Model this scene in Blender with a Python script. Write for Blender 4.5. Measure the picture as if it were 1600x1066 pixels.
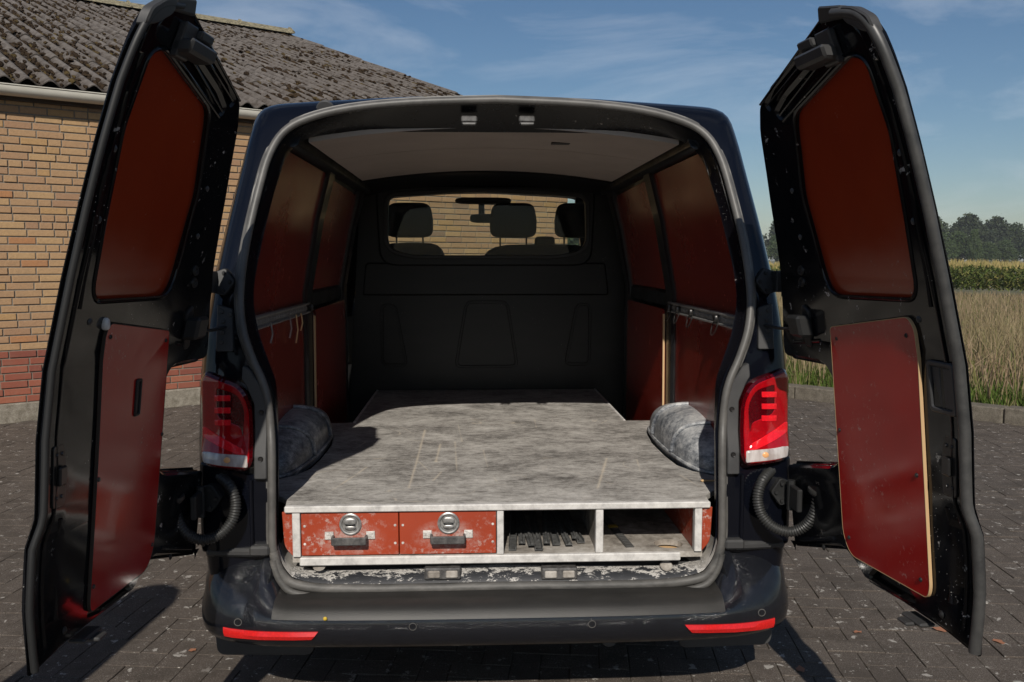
import bpy, bmesh, math, random
import numpy as np
from mathutils import Vector, Matrix
from mathutils.geometry import tessellate_polygon

for o in list(bpy.data.objects): bpy.data.objects.remove(o, do_unlink=True)
scene = bpy.context.scene
COL = scene.collection
random.seed(7); RNG = np.random.default_rng(7)
R = math.radians

# ------------------------------------------------------------------ camera
CAM = Vector((-0.08, -2.65, 1.44)); PITCH = R(5.22); YAW = R(2.54); FPX = 1400.0
cd = bpy.data.cameras.new('camera'); cam = bpy.data.objects.new('camera', cd); COL.objects.link(cam)
cd.sensor_width = 36; cd.lens = 36 * FPX / 1600; cd.clip_start = .05; cd.clip_end = 3000
cam.location = CAM; cam.rotation_euler = (R(90) - PITCH, 0, -YAW)
scene.camera = cam
# ------------------------------------------------------------------ sky and sun
SUN_EL = R(36.5); LIGHT = Vector((.11, .994, 0)).normalized() * math.cos(SUN_EL) + Vector((0, 0, -math.sin(SUN_EL)))
world = bpy.data.worlds.new('World'); scene.world = world; world.use_nodes = True
wn = world.node_tree; wn.nodes.clear()
def nd(nt, t, **kw):
    n = nt.nodes.new(t)
    for k, v in kw.items():
        if k.startswith('i_'):
            key = k[2:]
            n.inputs[int(key) if key.isdigit() else key].default_value = v
        else: setattr(n, k, v)
    return n
sky = nd(wn, 'ShaderNodeTexSky', sky_type='NISHITA', sun_disc=False, sun_elevation=SUN_EL,
         sun_rotation=math.atan2(-LIGHT.x, -LIGHT.y), altitude=0, air_density=1.0, dust_density=.5, ozone_density=3.0)
tc = nd(wn, 'ShaderNodeTexCoord'); mp = nd(wn, 'ShaderNodeMapping'); mp.inputs['Scale'].default_value = (1.3, 1.3, 5.5); mp.inputs['Rotation'].default_value = (0, .25, .4)
cn = nd(wn, 'ShaderNodeTexNoise', i_Scale=1.9, i_Detail=9.0, i_Roughness=.62, i_Distortion=.5)
cr = nd(wn, 'ShaderNodeValToRGB'); cr.color_ramp.elements[0].position = .47; cr.color_ramp.elements[1].position = .82
cr.color_ramp.elements[1].color = (.42, .42, .42, 1)
mx = nd(wn, 'ShaderNodeMix', data_type='RGBA'); mx.inputs['B'].default_value = (13.0, 13.4, 14.2, 1)
bg = nd(wn, 'ShaderNodeBackground', i_Strength=.058); wo = nd(wn, 'ShaderNodeOutputWorld')
L = wn.links.new
L(tc.outputs['Generated'], mp.inputs['Vector']); L(mp.outputs[0], cn.inputs['Vector']); L(cn.outputs['Fac'], cr.inputs[0])
hs = nd(wn, 'ShaderNodeHueSaturation', i_Saturation=1.12); L(sky.outputs[0], hs.inputs['Color'])
L(cr.outputs[0], mx.inputs['Factor']); L(hs.outputs[0], mx.inputs['A']); L(mx.outputs['Result'], bg.inputs['Color']); L(bg.outputs[0], wo.inputs['Surface'])
sd = bpy.data.lights.new('sun', 'SUN'); sun = bpy.data.objects.new('sun', sd); COL.objects.link(sun)
sd.energy = 4.2; sd.angle = R(.53); sd.color = (1, .94, .85)
sun.rotation_euler = LIGHT.to_track_quat('-Z', 'Y').to_euler(); sun.location = (0, -10, 12)
vs = scene.view_settings; vs.view_transform = 'Standard'; vs.look = 'None'; vs.exposure = 0.10; vs.gamma = 1
try: vs.use_curve_mapping = False
except Exception: pass

# ------------------------------------------------------------------ pixel -> place helpers
FWD = Vector((math.sin(YAW) * math.cos(PITCH), math.cos(YAW) * math.cos(PITCH), -math.sin(PITCH)))
RGT = Vector((math.cos(YAW), -math.sin(YAW), 0)); UPV = RGT.cross(FWD)
def ray(x, y): return FWD + RGT * ((x - 800) / FPX) - UPV * ((y - 533) / FPX)
def ony(x, y, Y): d = ray(x, y); return CAM + d * ((Y - CAM.y) / d.y)
def onz(x, y, Z): d = ray(x, y); return CAM + d * ((Z - CAM.z) / d.z)
def proj(p):
    v = Vector(p) - CAM; z = v.dot(FWD)
    return (800 + FPX * v.dot(RGT) / z, 533 - FPX * v.dot(UPV) / z, z)
ZP = [.2, .6, .73, .86, .92, 1.08, 1.22, 1.4, 1.54, 1.67, 1.78, 1.89, 2.0]
YPV = [-.03, -.03, -.03, -.02, 0, .01, .03, .075, .115, .155, .19, .235, .28]
def Yp(z): return float(np.interp(z, ZP, YPV))            # the slope of the van's rear
def rear(x, y, off=0.0):
    z = 1.0
    for _ in range(30): p = ony(x, y, Yp(z) + off); z = .5 * z + .5 * p.z
    return p
HX = .87; TH = {1: R(96), -1: R(95)}                       # door hinge line and opening angle
def door_map(s):
    c, sn = math.cos(TH[s]), math.sin(TH[s])
    def f(d, z, w):
        y0 = Yp(z) + w
        return Vector((s * (HX - d * c - y0 * sn), -d * sn + y0 * c, z))
    return f
def door_uv(x, y, s, w=0.0):
    c, sn = math.cos(TH[s]), math.sin(TH[s]); d = ray(x, y)
    def g(t):
        p = CAM + d * t; a = s * p.x - HX
        return -a * sn + p.y * c - Yp(p.z) - w, (-a * c - p.y * sn, p.z)
    ts = np.linspace(1, 4.5, 300); pv = g(ts[0])[0]
    for i in range(1, 300):
        v = g(ts[i])[0]
        if pv * v <= 0:
            lo, hi = ts[i - 1], ts[i]
            for _ in range(40):
                m = (lo + hi) / 2
                if g(lo)[0] * g(m)[0] <= 0: hi = m
                else: lo = m
            return g(lo)[1]
        pv = v

# ------------------------------------------------------------------ materials
MATS = {}
class NT:
    def __init__(s, name):
        s.m = bpy.data.materials.new(name); s.m.use_nodes = True; s.t = s.m.node_tree
        s.b = s.t.nodes['Principled BSDF']; s.out = s.t.nodes['Material Output']; MATS[name] = s.m
        s.geo = s.t.nodes.new('ShaderNodeNewGeometry'); s.pos = s.geo.outputs['Position']
    def l(s, a, b): s.t.links.new(a, b)
    def noise(s, scale, detail=5, rough=.6, dist=0, stretch=None, rot=None, vec=None):
        n = nd(s.t, 'ShaderNodeTexNoise', i_Scale=scale, i_Detail=detail, i_Roughness=rough, i_Distortion=dist)
        v = vec or s.pos
        if stretch or rot:
            m = nd(s.t, 'ShaderNodeMapping')
            if stretch: m.inputs['Scale'].default_value = stretch
            if rot: m.inputs['Rotation'].default_value = rot
            s.l(v, m.inputs['Vector']); v = m.outputs[0]
        s.l(v, n.inputs['Vector']); return n.outputs['Fac']
    def vor(s, scale, feature='F1', stretch=None):
        n = nd(s.t, 'ShaderNodeTexVoronoi', i_Scale=scale, feature=feature)
        v = s.pos
        if stretch:
            m = nd(s.t, 'ShaderNodeMapping'); m.inputs['Scale'].default_value = stretch; s.l(v, m.inputs['Vector']); v = m.outputs[0]
        s.l(v, n.inputs['Vector']); return n.outputs['Distance']
    def ramp(s, fac, stops, interp='LINEAR'):
        r = nd(s.t, 'ShaderNodeValToRGB'); e = r.color_ramp.elements; r.color_ramp.interpolation = interp
        while len(e) < len(stops): e.new(.5)
        for k, (p, c) in enumerate(stops):
            e[k].position = p
            e[k].color = (c, c, c, 1) if isinstance(c, (int, float)) else (*c, 1)
        s.l(fac, r.inputs[0]); return r.outputs[0]
    def mix(s, f, a, b):
        m = nd(s.t, 'ShaderNodeMix', data_type='RGBA')
        for k, v in (('Factor', f), ('A', a), ('B', b)):
            if isinstance(v, (int, float)): m.inputs[k].default_value = v if k == 'Factor' else (v, v, v, 1)
            elif isinstance(v, tuple): m.inputs[k].default_value = (*v, 1)
            else: s.l(v, m.inputs[k])
        return m.outputs['Result']
    def mul(s, a, b, op='MULTIPLY'):
        m = nd(s.t, 'ShaderNodeMath', operation=op)
        for k, v in ((0, a), (1, b)):
            if isinstance(v, (int, float)): m.inputs[k].default_value = v
            else: s.l(v, m.inputs[k])
        return m.outputs[0]
    def base(s, c):
        if isinstance(c, tuple): s.b.inputs['Base Color'].default_value = (*c, 1)
        else: s.l(c, s.b.inputs['Base Color'])
        return s
    def set(s, **kw):
        for k, v in kw.items():
            k = {'rough': 'Roughness', 'metal': 'Metallic', 'coat': 'Coat Weight', 'coatr': 'Coat Roughness', 'spec': 'Specular IOR Level', 'trans': 'Transmission Weight'}[k]
            if isinstance(v, (int, float)): s.b.inputs[k].default_value = v
            else: s.l(v, s.b.inputs[k])
        return s
    def bump(s, h, strength=.3, dist=.01):
        b = nd(s.t, 'ShaderNodeBump', i_Strength=strength, i_Distance=dist); s.l(h, b.inputs['Height']); s.l(b.outputs[0], s.b.inputs['Normal']); return s
    def objrand(s):
        return nd(s.t, 'ShaderNodeObjectInfo').outputs['Random']
    def island(s): return s.geo.outputs['Random Per Island']

def paint(name, base, chips, rough=.12, dust=.0):
    n = NT(name)
    spk = n.mul(n.vor(85), n.mul(n.noise(90, 2), .16), 'ADD'); msk = n.noise(3.2, 4)
    f = n.mul(n.ramp(spk, [(.165, 1), (.19, 0)]), n.ramp(msk, [(.60 - chips, 0), (.68 - chips * .5, 1)]))
    big = n.noise(28, 6, .7, .3); m2 = n.noise(2.1, 3, .5, 0, None, (1, .4, .2))
    f2 = n.mul(n.ramp(big, [(.66 - chips * .3, 0), (.69 - chips * .3, 1)]), n.ramp(m2, [(.52 - chips, 0), (.62 - chips, 1)]))
    fac = n.mul(f, f2, 'MAXIMUM')
    sm = n.noise(5, 6, .7); col = n.mix(n.ramp(sm, [(.45, 0.), (.85, dust)]), base, (.17, .16, .15))
    n.base(n.mix(fac, col, (.5, .47, .43)))
    n.set(rough=n.mix(n.ramp(sm, [(.4, 0), (.8, 1)]), rough, rough + .16 + dust), coat=.2, spec=.4); return n
paint('black_paint', (.003, .0036, .0065), -.3, .05)
for k_, v_ in (('Coat Weight', .08), ('Specular IOR Level', .36)): MATS['black_paint'].node_tree.nodes['Principled BSDF'].inputs[k_].default_value = v_
paint('door_paint', (.004, .0045, .006), .06, .08, .012)
for k_, v_ in (('Coat Weight', .06), ('Specular IOR Level', .30)): MATS['door_paint'].node_tree.nodes['Principled BSDF'].inputs[k_].default_value = v_
paint('inner_paint', (.006, .006, .007), .0, .30, .05)
paint('jamb_paint', (.005, .005, .007), .03, .22); MATS['jamb_paint'].node_tree.nodes['Principled BSDF'].inputs['Coat Weight'].default_value = 0; MATS['jamb_paint'].node_tree.nodes['Principled BSDF'].inputs['Specular IOR Level'].default_value = .2
NT('matt_black').base((.012, .012, .012)).set(rough=.55)
n = NT('rubber'); f = n.noise(9, 6, .7, 0, (1, 1, 1)); n.base(n.ramp(f, [(.3, (.055, .053, .050)), (.75, (.135, .128, .118))])).set(rough=.5)
n = NT('edge_rubber'); f = n.noise(14, 8, .75); n.base(n.ramp(f, [(.3, (.022, .022, .022)), (.65, (.06, .058, .055)), (.8, (.13, .125, .12))])).set(rough=.42)
n = NT('sill_seal'); f = n.noise(6, 7, .7, .2, (1, 3, 3)); n.base(n.ramp(f, [(.35, (.035, .034, .032)), (.6, (.10, .095, .088)), (.8, (.24, .22, .2))])).set(rough=.6)
n = NT('grey_plastic'); f = n.noise(12, 5); n.base(n.ramp(f, [(.3, (.032, .032, .033)), (.8, (.052, .051, .05))])).set(rough=.48); n.bump(n.noise(600, 2), .12, .002)
n = NT('step_pad'); f = n.noise(4, 7, .7, .2, (1, 2.5, 2.5)); f2 = n.noise(60, 4, .7); base = n.ramp(f, [(.3, (.014, .0135, .013)), (.7, (.027, .0255, .0235)), (.9, (.07, .064, .057))])
n.base(n.mix(n.ramp(f2, [(.70, 0), (.76, .5)]), base, (.3, .28, .26))).set(rough=.46, spec=.3); n.bump(n.noise(350, 2), .2, .002)
n = NT('bumper_paint'); v = n.vor(260); vm = n.noise(14, 3); drop = n.mul(n.ramp(v, [(.28, 1), (.42, 0)]), n.ramp(vm, [(.42, 0), (.52, 1)]))
n.base((.008, .0085, .011)).set(rough=.14, coat=.3); n.bump(drop, .35, .003)
n = NT('sill_worn'); a = n.noise(24, 11, .8, .25, (1, 2.0, 2.0)); zc = nd(n.t, 'ShaderNodeSeparateXYZ'); n.l(n.pos, zc.inputs[0])
zz = nd(n.t, 'ShaderNodeMapRange', i_1=.475, i_2=.525); n.l(zc.outputs['Z'], zz.inputs[0])
t = n.mul(a, n.mul(zz.outputs[0], .30), 'ADD')
n.base(n.ramp(t, [(.48, (.016, .017, .020)), (.56, (.022, .023, .027)), (.575, (.42, .40, .37)), (.625, (.46, .44, .41)), (.64, (.10, .095, .09)), (.69, (.26, .245, .225)), (.80, (.36, .34, .31))])).set(rough=.5)
def redply(name, c1, c2, rough, wear):
    n = NT(name); a = n.noise(2.2, 6, .6, .2); b = n.noise(55, 8, .75, .1); c = n.noise(4, 5, .6)
    col = n.ramp(a, [(.3, c1), (.7, c2)])
    w = n.mul(n.ramp(b, [(.62 - wear * .2, 0), (.70 - wear * .2, 1)]), n.ramp(c, [(.50 - wear * .15, 0), (.66, 1)]))
    v = n.ramp(n.vor(30), [(.05, 1), (.08, 0)]); vm = n.ramp(n.noise(5, 2), [(.58, 0), (.62, 1)])
    w = n.mul(w, n.mul(v, vm), 'MAXIMUM')
    if name == 'red_drawer':
        for cx in (-.451, -.1565):
            sb = nd(n.t, 'ShaderNodeVectorMath', operation='SUBTRACT'); n.l(n.pos, sb.inputs[0]); sb.inputs[1].default_value = (cx, 0, .602)
            sl_ = nd(n.t, 'ShaderNodeVectorMath', operation='MULTIPLY'); n.l(sb.outputs[0], sl_.inputs[0]); sl_.inputs[1].default_value = (.55, 0, 1.1)
            ln = nd(n.t, 'ShaderNodeVectorMath', operation='LENGTH'); n.l(sl_.outputs[0], ln.inputs[0])
            w = n.mul(w, n.mul(n.ramp(ln.outputs['Value'], [(.02, 1), (.062, 0)]), n.ramp(n.noise(38, 9, .8), [(.42, 0), (.62, .9)])), 'MAXIMUM')
    n.base(n.mix(n.mul(w, min(1, .35 + wear)), col, (.48, .44, .40)))
    n.set(rough=n.mix(n.ramp(n.noise(3, 9, .75, .3), [(.35, 0), (.65, 1)]), rough, rough + .13)); n.bump(n.noise(7, 4, .6, 0, (1, 1, .4)), .05, .01); return n
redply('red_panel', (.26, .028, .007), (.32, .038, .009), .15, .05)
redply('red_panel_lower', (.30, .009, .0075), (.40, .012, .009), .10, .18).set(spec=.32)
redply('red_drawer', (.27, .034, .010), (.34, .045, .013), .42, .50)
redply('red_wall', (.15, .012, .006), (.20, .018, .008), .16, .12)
NT('ply_edge').base((.50, .33, .17)).set(rough=.7)
n = NT('bed_board')
a = n.noise(4.2, 11, .74, .15, (1, 1.25, 1)); g = n.noise(4.5, 12, .84, .05, (2.4, 34, 2)); fine = n.noise(75, 10, .9, .0, (1, 3, 1)); sc = n.noise(1.6, 3, .5, .9); scm = n.noise(2.4, 3); sc2 = n.noise(2.3, 2, .4, .6, None, (0, 0, .9))
spk_ = n.noise(24, 12, .88, .0, (1, 1.8, 1)); sy = nd(n.t, 'ShaderNodeSeparateXYZ'); n.l(n.pos, sy.inputs[0])
eg = nd(n.t, 'ShaderNodeMapRange', i_1=.30, i_2=.0, i_3=-.012, i_4=.040); n.l(sy.outputs['Y'], eg.inputs[0])
t = n.mul(n.mul(n.mul(n.mul(a, .52), -.045, 'ADD'), n.mul(n.mul(g, .20), n.mul(spk_, .72), 'ADD'), 'ADD'), eg.outputs[0], 'ADD')
col = n.ramp(t, [(.53, (.075, .069, .062)), (.60, (.17, .159, .146)), (.655, (.285, .268, .246)), (.71, (.395, .375, .346)), (.79, (.53, .505, .47))])
line = n.ramp(n.mul(n.mul(sc, .5, 'SUBTRACT'), 0.0, 'ADD'), [(.0, 0), (1, 0)])
ab = n.mul(n.mul(sc, .46, 'SUBTRACT'), 0, 'ABSOLUTE'); ab2 = n.mul(n.mul(sc2, .56, 'SUBTRACT'), 0, 'ABSOLUTE')
lm = n.mul(n.ramp(ab, [(.0008, 1), (.0022, 0)]), n.ramp(scm, [(.50, 0), (.56, 1)]))
lm2 = n.mul(n.ramp(ab2, [(.0008, 1), (.0020, 0)]), n.ramp(n.noise(3.1, 2, .5, 0, None, (.4, .3, 1)), [(.55, 0), (.6, 1)]))
dr1 = n.mul(n.ramp(n.noise(6, 4, .6, .1, (1.2, 60, 1)), [(.64, 0), (.68, 1)]), n.ramp(n.noise(3.3, 3), [(.48, 0), (.58, .55)]))
dr2 = n.mul(n.ramp(n.noise(6, 4, .6, .15, (55, 2.0, 1), (0, 0, .25)), [(.66, 0), (.69, 1)]), n.ramp(n.noise(2.7, 3, .5, 0, None, (.5, .2, 0)), [(.50, 0), (.60, .5)]))
dr3 = n.mul(n.ramp(n.noise(5, 4, .6, .1, (1.5, 45, 1), (0, 0, -.5)), [(.30, 1), (.34, 0)]), n.ramp(n.noise(2.2, 3, .5, 0, None, (.1, .7, 0)), [(.50, 0), (.60, .6)]))
col = n.mix(n.mul(dr1, dr2, 'MAXIMUM'), col, (.56, .53, .49)); col = n.mix(dr3, col, (.075, .068, .060))
tan = n.ramp(n.noise(9, 6, .7, 0, (1, 4.5, 1)), [(.67, 0), (.73, .75)])
col = n.mix(tan, col, (.40, .33, .245))
col = n.mix(n.mul(n.mul(lm, lm2, 'MAXIMUM'), .85), col, (.52, .46, .38))
wob = n.noise(9, 3, .6)
SCR = [(664, 672, 651, 722, 1), (651, 722, 639, 762, 1), (655, 722, 669, 735, .8), (688, 694, 681, 722, 1), (676, 752, 690, 737, .8), (519, 766, 556, 742, .8), (556, 742, 573, 730, .8), (556, 701, 571, 691, .7), (948, 716, 934, 763, 1), (995, 718, 1001, 738, .7), (711, 690, 714, 736, .6), (755, 703, 762, 730, .6), (585, 717, 603, 716, 1), (612, 717, 634, 718, .8), (643, 714, 660, 714, .7), (760, 758, 790, 757, .5), (905, 752, 925, 752, .6), (716, 664, 722, 690, .6), (835, 655, 838, 668, .5), (1062, 742, 1095, 762, .5), (770, 742, 776, 752, .6), (850, 716, 862, 716, .8), (740, 640, 800, 642, .5), (800, 742, 822, 745, .5)]
sm_ = None
for x0, y0, x1, y1, k in SCR:
    p, q = onz(x0, y0, .7), onz(x1, y1, .7); d = q - p
    sb = nd(n.t, 'ShaderNodeVectorMath', operation='SUBTRACT'); n.l(n.pos, sb.inputs[0]); sb.inputs[1].default_value = p
    dt = nd(n.t, 'ShaderNodeVectorMath', operation='DOT_PRODUCT'); n.l(sb.outputs[0], dt.inputs[0]); dt.inputs[1].default_value = d / d.length_squared
    cl = nd(n.t, 'ShaderNodeClamp'); n.l(dt.outputs['Value'], cl.inputs[0])
    scl = nd(n.t, 'ShaderNodeVectorMath', operation='SCALE'); scl.inputs[0].default_value = d; n.l(cl.outputs[0], scl.inputs['Scale'])
    df = nd(n.t, 'ShaderNodeVectorMath', operation='SUBTRACT'); n.l(sb.outputs[0], df.inputs[0]); n.l(scl.outputs[0], df.inputs[1])
    ln = nd(n.t, 'ShaderNodeVectorMath', operation='LENGTH'); n.l(df.outputs[0], ln.inputs[0])
    v = n.mul(n.ramp(n.mul(ln.outputs['Value'], n.mul(n.mul(wob, .5, 'SUBTRACT'), .012), 'ADD'), [(.0018 * k, 1), (.0040 * k + .001, 0)]), .9 * k)
    sm_ = v if sm_ is None else n.mul(sm_, v, 'MAXIMUM')
col = n.mix(n.mul(sm_, n.ramp(fine, [(.38, .25), (.55, 1)])), col, (.56, .49, .39))
n.base(col).set(rough=.62); n.bump(t, .15, .003)
n = NT('dusty_alu'); a = n.noise(20, 7, .7, .2, (1, 1, 1)); n.base(n.ramp(a, [(.3, (.36, .345, .33)), (.55, (.62, .60, .57)), (.8, (.74, .72, .69))])).set(rough=.5, metal=.1)
n = NT('dusty_ply'); a = n.noise(5, 8, .7, .3); b = n.noise(40, 6, .7); t = n.mul(n.mul(a, .7), n.mul(b, .3), 'ADD'); n.base(n.ramp(t, [(.38, (.07, .058, .048)), (.5, (.24, .215, .185)), (.65, (.46, .43, .39))])).set(rough=.85)
n = NT('lock_metal'); a = n.noise(60, 5); n.base(n.ramp(a, [(.35, (.22, .21, .2)), (.7, (.5, .49, .47))])).set(metal=.6, rough=.38)
n = NT('handle_metal'); a = n.noise(50, 6, .7); n.base(n.ramp(a, [(.4, (.045, .043, .042)), (.72, (.13, .125, .12)), (.8, (.45, .43, .4))])).set(rough=.5)
n = NT('handle_tab'); a = n.noise(70, 6, .7); n.base(n.ramp(a, [(.35, (.25, .23, .21)), (.6, (.68, .65, .61))])).set(rough=.6)
NT('dark_metal').base((.05, .048, .047)).set(metal=.7, rough=.35)
n = NT('rail_metal'); a = n.noise(30, 5); n.base(n.ramp(a, [(.3, (.16, .155, .15)), (.7, (.32, .31, .30))])).set(metal=.4, rough=.5)
NT('chrome').base((.6, .6, .6)).set(metal=1, rough=.18)
n = NT('lining'); a = n.noise(6, 5, .6); n.base(n.ramp(a, [(.3, (.39, .34, .305)), (.7, (.45, .395, .355))])).set(rough=.6)
n = NT('bulkhead'); a = n.noise(4, 7, .7, .2, (1, 1, 4)); b = n.vor(55); m = n.noise(3.5, 3); n.base(n.mix(n.mul(n.ramp(b, [(.06, 1), (.10, 0)]), n.ramp(m, [(.55, 0), (.62, .6)])), n.ramp(a, [(.3, (.003, .0028, .0026)), (.75, (.0095, .0085, .0077))]), (.3, .28, .26))).set(rough=.38, spec=.26)
NT('seat_cloth').base((.006, .006, .0065)).set(rough=.85)
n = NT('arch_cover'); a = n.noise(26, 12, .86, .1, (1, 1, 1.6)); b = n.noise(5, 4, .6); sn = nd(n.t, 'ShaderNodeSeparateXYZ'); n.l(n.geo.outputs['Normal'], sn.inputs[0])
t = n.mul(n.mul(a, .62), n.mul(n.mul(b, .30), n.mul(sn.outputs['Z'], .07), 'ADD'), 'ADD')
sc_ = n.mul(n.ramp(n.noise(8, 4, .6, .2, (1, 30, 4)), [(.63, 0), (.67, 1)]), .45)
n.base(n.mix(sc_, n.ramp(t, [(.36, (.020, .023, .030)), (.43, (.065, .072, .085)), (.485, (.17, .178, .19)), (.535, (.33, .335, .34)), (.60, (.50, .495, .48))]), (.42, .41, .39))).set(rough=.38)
n = NT('strip_rubber'); a = n.noise(45, 5); n.base(n.ramp(a, [(.3, (.03, .03, .03)), (.75, (.13, .13, .125))])).set(rough=.6)
NT('strip_metal').base((.075, .073, .07)).set(metal=.2, rough=.5)
def lens(name, c, rough=.07, spec=.5):
    n = NT(name); w = n.vor(140); n.base(n.ramp(w, [(.1, tuple(min(1, k * 1.25) for k in c)), (.6, c)])).set(rough=rough, coat=.45, coatr=.03); return n
lens('red_lens', (.30, .0025, .006)); lens('red_lens_dark', (.055, .001, .003)); lens('red_segment', (.68, .010, .018)); lens('reflector_red', (.50, .011, .010), .22)
n = NT('clear_lens'); w = n.noise(40, 3, .6, 0, (1, 1, .2)); n.base(n.ramp(w, [(.3, (.30, .24, .22)), (.7, (.62, .58, .56))])).set(rough=.15, coat=1)
NT('orange_ball').base((.75, .38, .16)).set(rough=.2)
NT('yellow_tape').base((.5, .34, .03)).set(rough=.6)
NT('dead_leaf').base((.30, .13, .07)).set(rough=.8)
n = NT('conduit'); n.base((.024, .024, .023)).set(rough=.5)
n = NT('glass'); n.t.nodes.remove(n.b)
tr = nd(n.t, 'ShaderNodeBsdfTransparent'); tr.inputs[0].default_value = (.86, .89, .87, 1); gl = nd(n.t, 'ShaderNodeBsdfGlossy', i_Roughness=.02)
fr = nd(n.t, 'ShaderNodeFresnel', i_IOR=1.22); ms = nd(n.t, 'ShaderNodeMixShader'); n.l(fr.outputs[0], ms.inputs[0]); n.l(tr.outputs[0], ms.inputs[1]); n.l(gl.outputs[0], ms.inputs[2]); n.l(ms.outputs[0], n.out.inputs[0])
NT('tyre').base((.018, .018, .018)).set(rough=.8)
NT('rim').base((.3, .3, .3)).set(metal=.8, rough=.35)
def brickmat(name, stops, src):
    n = NT(name); r = n.objrand() if src == 'o' else n.island(); c = n.ramp(r, stops, 'CONSTANT'); a = n.noise(45, 6, .75); b = n.noise(9, 3)
    c = n.mix(n.ramp(a, [(.35, .55), (.65, 0)]), c, n.mix(.5, c, (.10, .06, .035)))
    n.base(n.mix(n.ramp(b, [(.45, 0), (.8, .25)]), c, (.22, .15, .10))).set(rough=.85); n.bump(a, .55, .006)
YEL = [(0, (.385, .235, .120)), (.18, (.405, .252, .127)), (.36, (.37, .222, .115)), (.55, (.425, .268, .130)), (.68, (.365, .215, .115)), (.77, (.40, .240, .104)), (.90, (.33, .190, .105)), (.955, (.385, .18, .075)), (.98, (.25, .16, .10))]
RED = [(0, (.25, .068, .040)), (.3, (.29, .085, .048)), (.55, (.21, .055, .036)), (.75, (.31, .10, .055)), (.9, (.33, .085, .035))]
brickmat('brick_yellow', YEL, 'o'); brickmat('brick_yellow_far', YEL, 'i'); brickmat('brick_red', RED, 'o'); brickmat('brick_red_far', RED, 'i')
n = NT('mortar'); n.base(n.ramp(n.noise(40, 5), [(.3, (.14, .118, .092)), (.7, (.215, .185, .148))])).set(rough=.95)
n = NT('concrete'); a = n.noise(14, 8, .75, .2); b = n.noise(90, 5, .8); n.base(n.ramp(n.mul(n.mul(a, .6), n.mul(b, .4), 'ADD'), [(.35, (.085, .072, .052)), (.5, (.21, .185, .145)), (.68, (.36, .33, .28))])).set(rough=.95); n.bump(b, .5, .01)
n = NT('kerb_concrete'); a = n.noise(16, 9, .8, .2); b = n.noise(110, 5, .85); n.base(n.ramp(n.mul(n.mul(a, .5), n.mul(b, .5), 'ADD'), [(.38, (.055, .045, .034)), (.5, (.125, .108, .084)), (.62, (.20, .178, .145)), (.70, (.36, .34, .30))])).set(rough=.95); n.bump(b, .6, .012)
n = NT('roof_sheet'); a = n.noise(5, 9, .75, .5); b = n.noise(22, 7, .75, .3); r = n.objrand(); t = n.mul(n.mul(a, .55), n.mul(b, .45), 'ADD')
tco = nd(n.t, 'ShaderNodeTexCoord'); sx = nd(n.t, 'ShaderNodeSeparateXYZ'); n.l(tco.outputs['Object'], sx.inputs[0])
cs = n.mul(n.mul(sx.outputs[0], 2 * math.pi / .177), 0, 'COSINE'); t = n.mul(t, n.mul(n.mul(cs, .055), .012, 'ADD'), 'ADD')
base = n.ramp(t, [(.36, (.022, .016, .011)), (.470, (.042, .032, .024)), (.505, (.078, .066, .057)), (.58, (.120, .104, .092)), (.66, (.165, .148, .132)), (.70, (.36, .335, .30))])
n.base(n.mix(n.mul(r, .35), base, (.085, .07, .058))).set(rough=.95); n.bump(b, .5, .012)
n = NT('moss'); r = n.island(); n.base(n.ramp(r, [(0, (.020, .013, .008)), (.5, (.030, .020, .012)), (.85, (.042, .028, .016)), (.97, (.07, .05, .02))])).set(rough=1.0, spec=.1)
n = NT('ridge_cap'); a = n.noise(18, 8, .75, .4); n.base(n.ramp(a, [(.35, (.035, .028, .018)), (.48, (.16, .14, .09)), (.62, (.32, .28, .18)), (.75, (.42, .39, .31))])).set(rough=.95); n.bump(a, .5, .02)
n = NT('gutter_pvc'); a = n.noise(6, 5, .6, 0, (1, 1, 4)); n.base(n.ramp(a, [(.3, (.47, .445, .38)), (.7, (.56, .535, .47))])).set(rough=.45)
n = NT('dark_wood'); n.base((.05, .035, .025)).set(rough=.9)
def paver(name, src):
    n = NT(name); r = n.objrand() if src == 'o' else n.island(); a = n.noise(130, 6, .8); b = n.noise(1.1, 4); sp = n.noise(330, 2, .5)
    c = n.ramp(r, [(0, (.090, .071, .056)), (.5, (.101, .080, .064)), (1, (.113, .091, .073))])
    c = n.mix(n.ramp(a, [(.36, .75), (.6, 0)]), c, (.028, .022, .018)); c = n.mix(n.ramp(sp, [(.58, 0), (.64, .7)]), c, (.28, .25, .22))
    c = n.mix(n.ramp(n.noise(5.5, 6, .7, .3), [(.40, .5), (.52, 0), (.60, 0), (.75, .3)]), c, (.045, .036, .028))
    c = n.mix(n.ramp(b, [(.4, 0), (.75, .35)]), c, (.055, .047, .04))
    s1 = n.noise(17, 6, .66, .3); s2 = n.noise(2.3, 2); l1 = n.mul(n.ramp(s1, [(.612, 0), (.636, 1)]), n.ramp(s2, [(.34, 0), (.42, 1)]))
    s3 = n.ramp(n.noise(47, 3, .55, .2), [(.685, 0), (.715, 1)])
    c = n.mix(n.mul(n.mul(l1, s3, 'MAXIMUM'), .85), c, (.36, .335, .30))
    n.base(c).set(rough=.88, spec=.3); n.bump(a, .45, .004)
paver('paver', 'o'); paver('paver_far', 'i')
n = NT('joint_sand'); n.base(n.ramp(n.noise(60, 6), [(.3, (.035, .027, .019)), (.6, (.075, .058, .04)), (.8, (.17, .13, .08))])).set(rough=1)
n = NT('soil'); n.base(n.ramp(n.noise(1.2, 6), [(.3, (.045, .05, .018)), (.7, (.12, .105, .05))])).set(rough=1)
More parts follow.
